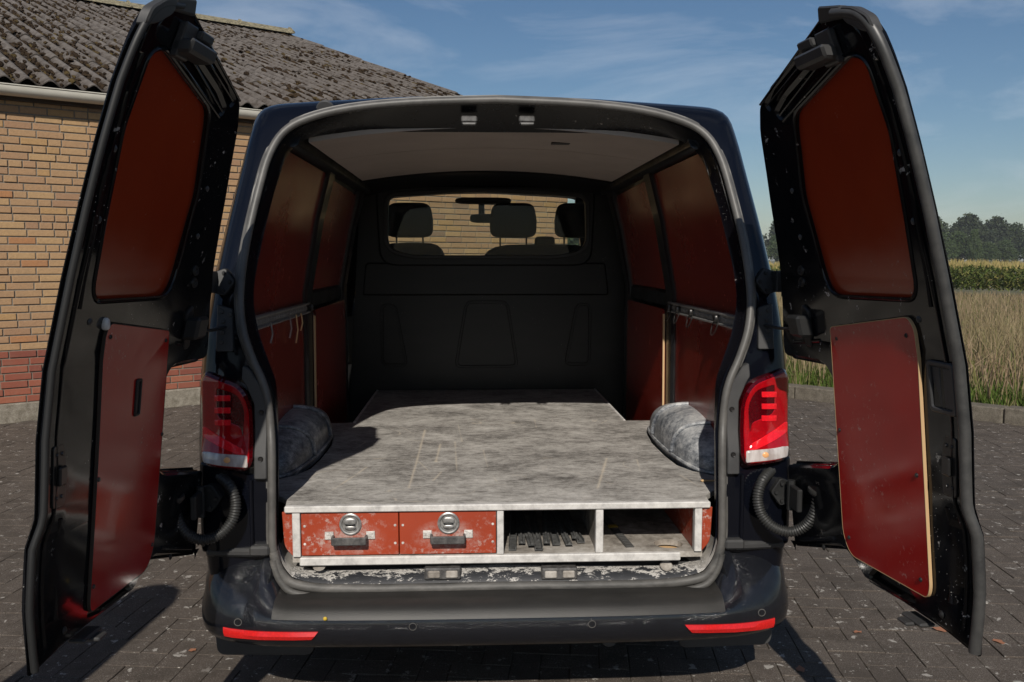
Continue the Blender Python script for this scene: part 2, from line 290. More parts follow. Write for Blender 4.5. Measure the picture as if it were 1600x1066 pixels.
def leafmat(name, stops, src='i', extra=None):
    n = NT(name); r = n.island(); c = n.ramp(r, stops); b = n.noise(.55, 3)
    if extra: c = n.mix(n.ramp(b, [(.42, 0), (.58, .75)]), c, extra)
    n.base(c).set(rough=.7, spec=.25)
    tl = nd(n.t, 'ShaderNodeBsdfTranslucent'); n.l(c, tl.inputs[0]); m = nd(n.t, 'ShaderNodeMixShader'); m.inputs[0].default_value = .3
    n.l(n.b.outputs[0], m.inputs[1]); n.l(tl.outputs[0], m.inputs[2]); n.l(m.outputs[0], n.out.inputs[0])
leafmat('grass', [(0, (.06, .11, .018)), (.5, (.10, .165, .028)), (.8, (.16, .20, .045)), (.93, (.30, .25, .13))])
leafmat('dry_grass', [(0, (.25, .17, .10)), (.4, (.35, .25, .16)), (.78, (.43, .325, .215)), (.88, (.14, .15, .045)), (1, (.20, .18, .07))], extra=(.24, .20, .10))
leafmat('corn', [(0, (.075, .11, .022)), (.5, (.12, .155, .034)), (.8, (.18, .19, .05)), (.95, (.25, .21, .075))])
leafmat('corn_tassel', [(0, (.30, .25, .09)), (1, (.40, .31, .13))])
for k, (a, b) in enumerate((((.032, .050, .022), (.060, .082, .032)), ((.042, .068, .024), (.075, .105, .036)), ((.030, .044, .024), (.055, .070, .034)))):
    leafmat('foliage%d' % k, [(0, a), (1, b)])
NT('bark').base((.06, .05, .04)).set(rough=.95)
NT('bark_pale').base((.26, .25, .22)).set(rough=.9)

# ------------------------------------------------------------------ mesh helpers
def link(name, me, mat, parent=None):
    o = bpy.data.objects.new(name, me); COL.objects.link(o)
    if mat: me.materials.append(MATS[mat])
    if parent: o.parent = parent
    return o
class MB:
    def __init__(s): s.v = []; s.f = []
    def add(s, vs_, fs):
        o = len(s.v); s.v += [Vector(v) for v in vs_]; s.f += [tuple(i + o for i in f) for f in fs]; return s
    def box(s, x0, x1, y0, y1, z0, z1, f=None):
        c = [(x0, y0, z0), (x1, y0, z0), (x1, y1, z0), (x0, y1, z0), (x0, y0, z1), (x1, y0, z1), (x1, y1, z1), (x0, y1, z1)]
        if f: c = [f(*p) for p in c]
        return s.add(c, [(0, 3, 2, 1), (4, 5, 6, 7), (0, 1, 5, 4), (1, 2, 6, 5), (2, 3, 7, 6), (3, 0, 4, 7)])
    def cbox(s, x0, x1, y0, y1, z0, z1, c=.003, f=None):       # box with chamfered edges along every side
        P = []; idx = {}
        for i, sx in enumerate((x0, x1)):
            for j, sy in enumerate((y0, y1)):
                for k, sz in enumerate((z0, z1)):
                    ix, iy, iz = (c if i == 0 else -c), (c if j == 0 else -c), (c if k == 0 else -c)
                    for ax, p in enumerate(((sx, sy + iy, sz + iz), (sx + ix, sy, sz + iz), (sx + ix, sy + iy, sz))):
                        idx[i, j, k, ax] = len(P); P.append(f(*p) if f else p)
        F = []
        q = lambda *t: F.append(tuple(idx[a] for a in t))
        for a in (0, 1):
            q((a, 0, 0, 0), (a, 1, 0, 0), (a, 1, 1, 0), (a, 0, 1, 0)); q((0, a, 0, 1), (1, a, 0, 1), (1, a, 1, 1), (0, a, 1, 1)); q((0, 0, a, 2), (1, 0, a, 2), (1, 1, a, 2), (0, 1, a, 2))
            for b in (0, 1):
                q((a, b, 0, 0), (a, b, 1, 0), (a, b, 1, 1), (a, b, 0, 1)); q((a, 0, b, 0), (a, 1, b, 0), (a, 1, b, 2), (a, 0, b, 2)); q((0, a, b, 1), (1, a, b, 1), (1, a, b, 2), (0, a, b, 2))
                for d in (0, 1): q((a, b, d, 0), (a, b, d, 1), (a, b, d, 2))
        return s.add(P, F)
    def grid(s, rows, close=False):
        n = len(rows[0]); vs_ = [p for r in rows for p in r]; fs = []
        for i in range(len(rows) - 1):
            for j in range(n - (0 if close else 1)):
                k = (j + 1) % n
                fs.append((i * n + j, i * n + k, (i + 1) * n + k, (i + 1) * n + j))
        return s.add(vs_, fs)
    def tube(s, path, r, n=8, cap=True, ry=None):
        path = [Vector(p) for p in path]; rows = []; up = None
        for i, p in enumerate(path):
            t = (path[min(i + 1, len(path) - 1)] - path[max(i - 1, 0)])
            if t.length < 1e-9: t = Vector((0, 0, 1))
            t.normalize()
            if up is None: up = Vector((0, 0, 1)) if abs(t.z) < .9 else Vector((0, 1, 0))
            a = t.cross(up).normalized(); b = a.cross(t).normalized(); up = b
            rr = r[i] if isinstance(r, (list, tuple)) else r
            rows.append([p + a * (rr * math.cos(2 * math.pi * k / n)) + b * ((ry or rr) * math.sin(2 * math.pi * k / n)) for k in range(n)])
        o = len(s.v); s.grid(rows, True)
        if cap: s.f += [tuple(o + k for k in range(n)), tuple(o + (len(path) - 1) * n + k for k in reversed(range(n)))]
        return s
    def lathe(s, prof, axis_o, ax, n=20):                         # prof: (radius, along)
        ax = Vector(ax).normalized(); a = ax.orthogonal().normalized(); b = ax.cross(a); o = Vector(axis_o)
        rows = [[o + ax * h + (a * math.cos(2 * math.pi * k / n) + b * math.sin(2 * math.pi * k / n)) * max(r, 1e-4) for k in range(n)] for r, h in prof]
        return s.grid(rows, True)
    def sell(s, c, r, e=.5, nu=14, nv=10):                        # superellipsoid: a soft box
        sg = lambda t, p: math.copysign(abs(t) ** p, t); rows = []
        for i in range(nv + 1):
            ph = -math.pi / 2 + math.pi * i / nv; ph = max(-1.5607, min(1.5607, ph))
            rows.append([(c[0] + r[0] * sg(math.cos(ph), e) * sg(math.cos(2 * math.pi * j / nu), e), c[1] + r[1] * sg(math.cos(ph), e) * sg(math.sin(2 * math.pi * j / nu), e), c[2] + r[2] * sg(math.sin(ph), e)) for j in range(nu)])
        return s.grid(rows, True)
    def build(s, name, mat, parent=None, smooth=35, normals=True):
        me = bpy.data.meshes.new(name); me.from_pydata([tuple(v) for v in s.v], [], s.f); me.update()
        if normals:
            bm = bmesh.new(); bm.from_mesh(me); bmesh.ops.recalc_face_normals(bm, faces=bm.faces); bm.to_mesh(me); bm.free()
        if smooth:
            me.polygons.foreach_set('use_smooth', [True] * len(me.polygons)); me.set_sharp_from_angle(angle=R(smooth))
        return link(name, me, mat, parent)
def rpoly(pts, r=.02, n=5):
    """round the corners of a closed polygon; pts (x,y) or (x,y,radius)"""
    out = []; N = len(pts)
    for i in range(N):
        p = Vector(pts[i][:2]); a = Vector(pts[i - 1][:2]); b = Vector(pts[(i + 1) % N][:2]); rr = pts[i][2] if len(pts[i]) > 2 else r
        if rr <= 0: out.append(tuple(p)); continue
        da, db = (a - p), (b - p); rr = min(rr, da.length * .48, db.length * .48)
        pa, pb = p + da.normalized() * rr, p + db.normalized() * rr
        for k in range(n + 1):
            t = k / n; q = pa * (1 - t) ** 2 + p * 2 * t * (1 - t) + pb * t ** 2; out.append(tuple(q))
    return out
def area2(l): return sum(l[i][0] * l[(i + 1) % len(l)][1] - l[(i + 1) % len(l)][0] * l[i][1] for i in range(len(l)))
def inset(l, c):
    N = len(l); out = []
    for i in range(N):
        p = Vector(l[i]); a = (p - Vector(l[i - 1])); b = (Vector(l[(i + 1) % N]) - p)
        if a.length < 1e-9: a = b.copy()
        if b.length < 1e-9: b = a.copy()
        a.normalize(); b.normalize(); na, nb = Vector((-a.y, a.x)), Vector((-b.y, b.x)); m = (na + nb)
        if m.length < 1e-6: m = na
        m.normalize(); k = max(.35, m.dot(na)); out.append(tuple(p + m * (c / k)))
    return out
def plate(mb, loops, w0, w1, ch, f, acuts=(), bcuts=()):
    """flat shape with holes, thickness w0..w1, front edge chamfered by ch, then bent into place by f(a,b,w)"""
    loops = [list(l) if (area2(l) > 0) == (i == 0) else list(reversed(l)) for i, l in enumerate(loops)]
    bm = bmesh.new()
    ins = [inset(l, ch) for l in loops] if ch > 0 else loops
    def layer(ls, w): return [[bm.verts.new((p[0], p[1], w)) for p in l] for l in ls]
    top = layer(ins, w1); mid = layer(loops, w1 - ch) if ch > 0 else top; bot = layer(loops, w0)
    flat_t = [v for l in top for v in l]; flat_b = [v for l in bot for v in l]
    for src, fl, rev in ((ins, flat_t, False), (loops, flat_b, True)):
        for t in tessellate_polygon([[Vector((p[0], p[1], 0)) for p in l] for l in src]):
            try: bm.faces.new([fl[i] for i in (reversed(t) if rev else t)])
            except Exception: pass
    for A, B in ((bot, mid), (mid, top)):
        if A is B: continue
        for la, lb in zip(A, B):
            for i in range(len(la)):
                j = (i + 1) % len(la)
                try: bm.faces.new((la[i], la[j], lb[j], lb[i]))
                except Exception: pass
    for cuts, no in ((acuts, (1, 0, 0)), (bcuts, (0, 1, 0))):
        for c in cuts:
            bmesh.ops.bisect_plane(bm, geom=bm.verts[:] + bm.edges[:] + bm.faces[:], dist=1e-5, plane_co=Vector(no) * c, plane_no=no)
    bm.verts.index_update()
    mb.add([f(*v.co) for v in bm.verts], [tuple(v.index for v in fc.verts) for fc in bm.faces]); bm.free(); return mb
def empty(name, loc=(0, 0, 0)):
    o = bpy.data.objects.new(name, None); COL.objects.link(o); o.location = loc; o.empty_display_size = .2; return o
def tag(o, label=None, cat=None, group=None, kind=None):
    if label: o['label'] = label
    if cat: o['category'] = cat
    if group: o['group'] = group
    if kind: o['kind'] = kind
    return o
def smoothpath(pts, n=6):
    pts = [Vector(p) for p in pts]; out = []
    for i in range(len(pts) - 1):
        p0, p1, p2, p3 = pts[max(i - 1, 0)], pts[i], pts[i + 1], pts[min(i + 2, len(pts) - 1)]
        for k in range(n):
            t = k / n; out.append(.5 * ((2 * p1) + (p2 - p0) * t + (2 * p0 - 5 * p1 + 4 * p2 - p3) * t * t + (3 * p1 - p0 - 3 * p2 + p3) * t ** 3))
    out.append(pts[-1]); return out
def nmesh(name, V, F, mat, parent=None, smooth=False):
    """numpy verts (n,3) and faces (m,k) -> object"""
    me = bpy.data.meshes.new(name); V = np.asarray(V, np.float32); F = np.asarray(F, np.int32); m, k = F.shape
    me.vertices.add(len(V)); me.vertices.foreach_set('co', V.ravel()); me.loops.add(m * k); me.loops.foreach_set('vertex_index', F.ravel())
    me.polygons.add(m); me.polygons.foreach_set('loop_start', np.arange(0, m * k, k, dtype=np.int32)); me.update(calc_edges=True)
    me.polygons.foreach_set('use_smooth', [bool(smooth)] * m)
    return link(name, me, mat, parent)

# ================================================================== GROUND
def ground():
    base = MB().add([(-14, -6, -.006), (12, -6, -.006), (12, 14, -.006), (-14, 14, -.006)], [(0, 1, 2, 3)])
    pv = base.build('paved_yard', 'joint_sand', smooth=0, normals=False); tag(pv, kind='structure')
    W = .105; ang = R(83); e1 = np.array([math.cos(ang), math.sin(ang)]); e2 = np.array([-e1[1], e1[0]])
    KA = np.array(KERB[0]); KD = np.array(KERB[1]) - KA; KD = KD / np.linalg.norm(KD); KN = np.array([-KD[1], KD[0]])
    wo_ = np.array(WALL_O); wn_ = np.array((WALL_N.x, WALL_N.y))
    cells = []
    for i in range(-140, 141):
        for j in range(-140, 141):
            k = (i - j) % 4
            if k == 0: a0, a1, b0, b1 = i, i + 2, j, j + 1
            elif k == 2: a0, a1, b0, b1 = i, i + 1, j - 1, j + 1
            else: continue
            c = e1 * ((a0 + a1) / 2 * W) + e2 * ((b0 + b1) / 2 * W)
            if not (-8 < c[0] < 9.5 and -3.4 < c[1] < 10.5): continue
            if np.dot(c - KA, KN) > -.06: continue
            if np.dot(c - wo_, wn_) < .10: continue
            cells.append((c, k == 0))
    def blk(l, w):
        g = .0012; ch = .002; a, b = l / 2 - g, w / 2 - g
        return ([(-a, -b, -.03), (a, -b, -.03), (a, b, -.03), (-a, b, -.03), (-a, -b, -ch), (a, -b, -ch), (a, b, -ch), (-a, b, -ch), (-a + ch, -b + ch, 0), (a - ch, -b + ch, 0), (a - ch, b - ch, 0), (-a + ch, b - ch, 0)],
                [(8, 9, 10, 11)] + [(i, (i + 1) % 4, (i + 1) % 4 + 4, i + 4) for i in range(4)] + [(i + 4, (i + 1) % 4 + 4, (i + 1) % 4 + 8, i + 8) for i in range(4)])
    v, f = blk(2 * W, W); me = bpy.data.meshes.new('paver'); me.from_pydata(v, [], f); me.materials.append(MATS['paver'])
    scored = []
    for n_, (c, h) in enumerate(cells):
        x, y, z = proj((c[0], c[1], 0))
        if z > 0 and -10 < x < 1610 and 640 < y < 1075 and (x < 330 + (y - 1066) * .1 or x > 1235 or (y > 1035)): scored.append((1 / z ** 3, n_))
    scored.sort(reverse=True); pick = {n_ for _, n_ in scored[:300]}
    V = []; F = []; o_ = 0
    V4 = np.array(v); 
    for n_, (c, h) in enumerate(cells):
        aa = ang + (0 if h else math.pi / 2); aa += random.uniform(-.008, .008); dz = random.uniform(-.0018, .0018); tx, ty = random.uniform(-.006, .006), random.uniform(-.012, .012)
        if n_ in pick:
            o = bpy.data.objects.new('paver', me); COL.objects.link(o); o.location = (c[0], c[1], dz); o.rotation_euler = (tx, ty, aa); o.parent = pv
        else:
            ca, sa = math.cos(aa), math.sin(aa); X = V4[:, 0] * ca - V4[:, 1] * sa + c[0]; Y = V4[:, 0] * sa + V4[:, 1] * ca + c[1]
            V.append(np.stack([X, Y, V4[:, 2] + dz + V4[:, 0] * ty * -1 + V4[:, 1] * tx], 1)); F.append(np.array(f) + o_); o_ += 12
    nmesh('paver_field', np.concatenate(V), np.concatenate(F), 'paver_far', pv)['kind'] = 'stuff'
    # kerb of concrete stones
    kb = empty('kerb'); tag(kb, kind='structure')
    kd = Vector((KD[0], KD[1], 0)); kn = Vector((KN[0], KN[1], 0)); k0 = Vector((KERB[0][0], KERB[0][1], 0)); s = -1.0; first = True; sh = None
    while s < 12:
        l = 1.0; p = k0 + kd * (s + .5 * l)
        if sh is None:
            m = MB(); m.cbox(-.495, .495, 0, .2, -.2, .13, .012); o = m.build('kerb_stone', 'kerb_concrete', kb, smooth=0); sh = o.data
        else:
            o = bpy.data.objects.new('kerb_stone', sh); COL.objects.link(o); o.parent = kb
        o.location = p + kn * random.uniform(-.008, .008) + Vector((0, 0, random.uniform(-.012, .012))); o.rotation_euler = (random.uniform(-.01, .01), random.uniform(-.008, .008), math.atan2(KD[1], KD[0]) + random.uniform(-.006, .006)); s += l
    return KD, KN, KA
WALL_O = (-4.25, 5.36); WALL_T = Vector((.819, .574, 0)).normalized(); WALL_N = Vector((WALL_T.y, -WALL_T.x, 0)); WALL_END = 6.62
KERB = ((3.26 - .666 * 3, 6.451 + .746 * 3), (4.702, 4.835))
KD, KN, KA = ground()

def field_z(q):                                            # q = metres behind the kerb
    return np.interp(q, [0, .3, 2, 12, 40, 2000], [.10, .11, .10, -.15, -.70, -.72])
def land():
    # one sheet from the kerb to the horizon
    rows = []; kd = Vector((KD[0], KD[1], 0)); kn = Vector((KN[0], KN[1], 0)); k0 = Vector((KA[0], KA[1], 0))
    for q in [.19, .6, 2, 5, 9, 14, 22, 32, 45, 90, 250, 700, 1500]:
        ext = 30 + q * 2
        rows.append([k0 + kn * q + kd * (-ext + 2 * ext * i / 24) + Vector((0, 0, float(field_z(q)))) for i in range(25)])
    o = MB().grid(rows).build('meadow_ground', 'soil', smooth=60, normals=False); tag(o, kind='structure')
    g2 = MB().add([(-1500, -1500, -.9), (1500, -1500, -.9), (1500, 1500, -.9), (-1500, 1500, -.9)], [(0, 1, 2, 3)]).build('far_ground', 'soil', smooth=0, normals=False); tag(g2, kind='structure')
    g3 = MB().add([(-60, -60, -.03), (20, -60, -.03), (20, 14, -.03), (-60, 14, -.03)], [(0, 1, 2, 3)]).build('yard_subsoil', 'joint_sand', smooth=0, normals=False); tag(g3, kind='structure')
land()

def blades(name, n, qf, hf, wf, mat, bend=.5, wedge=(1120, 1720), label='', cat='grass', squash=1.0):
    """grass as bent tapered strips; positions drawn between two sight lines from where it is seen, plus a margin"""
    P = []
    a0, a1 = ray(wedge[0], 405), ray(wedge[1], 405); a0 = a0 / a0.y; a1 = a1 / a1.y
    while len(P) < n:
        m = n; q = qf(m); u = RNG.random(m)
        # point on the line parallel to kerb at q, between the two directions
        ka = np.array([KA[0], KA[1]]) + np.outer(q, KN); kd = np.array(KD)
        def hit(d):
            den = d.x * kd[1] - d.y * kd[0]; rx = ka[:, 0] - CAM.x; ry = ka[:, 1] - CAM.y
            return (rx * d.y - ry * d.x) / -den * -1 if False else (ry * d.x - rx * d.y) / (kd[0] * d.y - kd[1] * d.x)
        t0, t1 = hit(a0), hit(a1); t = t0 + (t1 - t0) * u
        xy = ka + t[:, None] * kd[None, :]
        for k in range(m): P.append((xy[k, 0], xy[k, 1], q[k]))
    P = np.array(P[:n]); z = field_z(P[:, 2]); h = hf(n, P); w = wf(n, P); a = RNG.random(n) * 2 * math.pi; b = RNG.random(n) * bend * h; ba = RNG.random(n) * 2 * math.pi
    dx, dy = np.cos(a), np.sin(a); bx, by = np.cos(ba) * b, np.sin(ba) * b; V = np.zeros((n, 5, 3))
    for k, (t, ww) in enumerate(((0, 1), (0, 1), (.55, .8), (.55, .8), (1, 0))):
        sg = (-1, 1, -1, 1, 0)[k]
        V[:, k, 0] = P[:, 0] + bx * t * t + dx * w * ww * sg; V[:, k, 1] = P[:, 1] + by * t * t + dy * w * ww * sg; V[:, k, 2] = z + h * t - b * t * t * .3
    i = np.arange(n)[:, None] * 5
    F = np.concatenate([i + np.array([[0, 1, 3]]), i + np.array([[0, 3, 2]]), i + np.array([[2, 3, 4]])])
    o = nmesh(name, V.reshape(-1, 3), F, mat); tag(o, label, cat, kind='stuff'); return o
U = lambda lo, hi: (lambda m: lo + (hi - lo) * RNG.random(m))
def tri(lo, hi, p=1.6): return lambda m: lo + (hi - lo) * RNG.random(m) ** p
blades('short_grass', 34000, tri(.2, 4.2, 1.2), lambda n, P: .07 + .20 * RNG.random(n), lambda n, P: .0025 + .0035 * RNG.random(n), 'grass', .9, label='short bright green grass growing along the concrete kerb')
blades('dry_grass', 30000, tri(2.6, 40, 1.4), lambda n, P: .22 + .52 * RNG.random(n) ** 1.4, lambda n, P: .003 + .00030 * P[:, 2] + .003 * RNG.random(n), 'dry_grass', .55, label='tall straw coloured dry grass between the kerb and the maize')
blades('meadow_grass', 14000, tri(2.0, 40, 1.5), lambda n, P: .15 + .35 * RNG.random(n), lambda n, P: .004 + .00035 * P[:, 2], 'grass', .7, label='green grass growing low among the tall dry stalks')
blades('grass_wide', 34000, tri(.25, 42, 1.5), lambda n, P: .15 + .60 * RNG.random(n), lambda n, P: .004 + .0004 * P[:, 2] + .004 * RNG.random(n), 'dry_grass', .7, wedge=(830, 2500), label='sparse grass further along the meadow edge')

def corn():
    kd = np.array(KD); n = 2600; q0 = 43.0
    a0, a1 = ray(900, 405), ray(2500, 405)
    V = []; F = []; V2 = []; F2 = []; o1 = o2 = 0
    for row in range(9):
        q = q0 + row * .75
        ka = np.array([KA[0], KA[1]]) + q * np.array(KN)
        def hit(d): rx, ry = ka[0] - CAM.x, ka[1] - CAM.y; return (ry * d.x - rx * d.y) / (kd[0] * d.y - kd[1] * d.x)
        t0, t1 = sorted((hit(a0), hit(a1))); t = t0
        while t < t1:
            t += .17 + .12 * random.random(); p = ka + t * kd + np.array([random.uniform(-.12, .12), random.uniform(-.12, .12)]); h = 1.75 + .22 * random.random() + .1 * math.sin(t * .35); z = -.70
            for k in range(9):
                zz = z + h * (.25 + .68 * k / 9); a = random.random() * 6.28; l = .38 + .25 * random.random(); r = .045; up = .25 + .2 * random.random()
                c, s = math.cos(a), math.sin(a); m = np.array([p[0] + c * l * .5, p[1] + s * l * .5, zz + up * .55]); e = np.array([p[0] + c * l, p[1] + s * l, zz + up * .25])
                V += [(p[0] - s * r, p[1] + c * r, zz), (p[0] + s * r, p[1] - c * r, zz), (m[0] + s * r, m[1] - c * r, m[2]), (m[0] - s * r, m[1] + c * r, m[2]), tuple(e)]
                F += [(o1, o1 + 1, o1 + 2), (o1, o1 + 2, o1 + 3), (o1 + 3, o1 + 2, o1 + 4)]; o1 += 5
            for k in range(3):
                a = random.random() * 6.28; r = .03; top = z + h + .10 + .12 * random.random()
                V2 += [(p[0] - r, p[1], z + h * .9), (p[0] + r, p[1], z + h * .9), (p[0] + .12 * math.cos(a), p[1] + .12 * math.sin(a), top)]; F2 += [(o2, o2 + 1, o2 + 2)]; o2 += 3
    o = nmesh('maize_field', V, F, 'corn'); tag(o, 'green field of ripening maize behind the dry grass', 'maize', kind='stuff')
    o = nmesh('maize_tassels', V2, F2, 'corn_tassel', o); o['kind'] = 'stuff'
    # the field goes on behind the first rows as one leafy mass
    m = 9000; u = RNG.random(m); q = 50 + 70 * RNG.random(m) ** 1.3; ka = np.array([KA[0], KA[1]]) + np.outer(q, KN)
corn()

def crown_mesh(name, rx, rz, nclump, seed, mat, lobes):
    rg = np.random.default_rng(seed); C_ = []
    for lx, ly, lz, lr in lobes:
        k = int(nclump * lr ** 2 / sum(l[3] ** 2 for l in lobes)); d = rg.normal(size=(k, 3)); d /= np.linalg.norm(d, axis=1)[:, None]; d[:, 2] = np.where(d[:, 2] < -.5, -d[:, 2], d[:, 2])
        rad = lr * (.72 + .33 * rg.random(k)); C_.append(d * rad[:, None] + np.array([lx, ly, lz]))
    C_ = np.concatenate(C_); n = len(C_) * 7; c = np.repeat(C_, 7, 0) + rg.normal(size=(n, 3)) * .30
    sz = .16 + .22 * rg.random(n); a = rg.normal(size=(n, 3)); a /= np.linalg.norm(a, axis=1)[:, None]; b = np.cross(a, rg.normal(size=(n, 3))); b /= np.linalg.norm(b, axis=1)[:, None]
    V = np.stack([c - a * sz[:, None], c + b * sz[:, None] * .6, c + a * sz[:, None], c - b * sz[:, None] * .6], 1).reshape(-1, 3); V[:, 0:2] *= rx; V[:, 2] *= rz
    F = np.arange(n * 4).reshape(-1, 4)
    me = bpy.data.meshes.new(name); me.vertices.add(len(V)); me.vertices.foreach_set('co', V.astype(np.float32).ravel()); me.loops.add(n * 4); me.loops.foreach_set('vertex_index', F.ravel().astype(np.int32)); me.polygons.add(n); me.polygons.foreach_set('loop_start', np.arange(0, n * 4, 4, dtype=np.int32)); me.update(calc_edges=True)
    me.materials.append(MATS[mat]); return me
def trees():
    V = []
    for k in range(4):
        rg = random.Random(k + 3)
        lobes = [(0, 0, 5.2, 3.2), (rg.uniform(-2, 2), rg.uniform(-1, 1), 7.4, 2.4), (2.6, 0.3, 4.6, 2.4), (-2.7, -.4, 4.9, 2.3), (rg.uniform(-1, 1), .2, 8.8, 1.6), (1.4, -1.5, 3.0, 2.2), (-1.3, 1.2, 2.9, 2.2), (rg.uniform(-3, 3), 0, 6.6, 1.7)]
        V.append(crown_mesh('crown', 1, 1, 900, k, 'foliage%d' % (k % 3), lobes))
    tm = []
    for k in range(2):
        m = MB(); m.tube([(0, 0, -.2), (.1, .05, 1.5), (.0, .1, 3.5), (.15, 0, 6.2)], [.38, .30, .22, .08], 8)
        m.tube([(0, .1, 2.6), (1.2, .2, 4.2), (2.0, .2, 5.4)], [.16, .11, .03], 6); m.tube([(.05, .1, 2.9), (-1.1, .0, 4.4), (-2.0, -.3, 5.6)], [.15, .10, .03], 6)
        o = m.build('trunk', 'bark' if k == 0 else 'bark_pale'); tm.append(o.data); bpy.data.objects.remove(o)
    spots = []
    for k in range(15): spots.append((1140 + k * 36 + random.uniform(-8, 8), 205 + random.uniform(-10, 10), .60 + .28 * random.random(), random.choice([0, 1, 3])))
    for k in range(13): spots.append((1130 + k * 42 + random.uniform(-10, 10), 250 + random.uniform(-10, 14), 1.12 + .36 * random.random(), random.choice([0, 2, 2])))
    for k in range(4): spots.append((870 + k * 26, 200, 1.0 + .1 * k, k))
    for k in range(6): spots.append((985 + k * 26, 205 + random.uniform(-9, 9), .7 + .25 * random.random(), k % 4))
    for k in range(22): spots.append((1690 + k * 46 + random.uniform(-12, 12), (205 if k % 2 else 248) + random.uniform(-9, 9), (.65 if k % 2 else 1.2) + .3 * random.random(), random.choice([0, 1, 2, 3])))
    lab = {True: 'broad dark green tree in the taller back row behind the maize', False: 'rounded mid green tree in the lower front row behind the maize'}
    for px, dist, sc, v in spots:
        d = ray(px, 405); d = d / d.y; p = CAM + d * dist; far = dist > 230
        t = empty('deciduous_tree', (p.x, p.y, -.75)); t.scale = (sc, sc, sc); t.rotation_euler = (0, 0, random.random() * 6.28)
        tag(t, lab[far], 'tree', 'back row of the tree line' if far else 'front row of the tree line')
        for nm, me in (('trunk', tm[0]), ('crown', V[v])): o = bpy.data.objects.new(nm, me); COL.objects.link(o); o.parent = t
    # a slim pale stemmed tree stands in front
    d = ray(1522, 405); d = d / d.y; p = CAM + d * 196
    t = empty('birch_tree', (p.x, p.y, -.75)); t.scale = (.40, .40, .85); tag(t, 'slim birch with a pale stem in front of the tree line', 'tree')
    for nm, me in (('trunk', tm[1]), ('crown', V[1])): o = bpy.data.objects.new(nm, me); COL.objects.link(o); o.parent = t
trees()

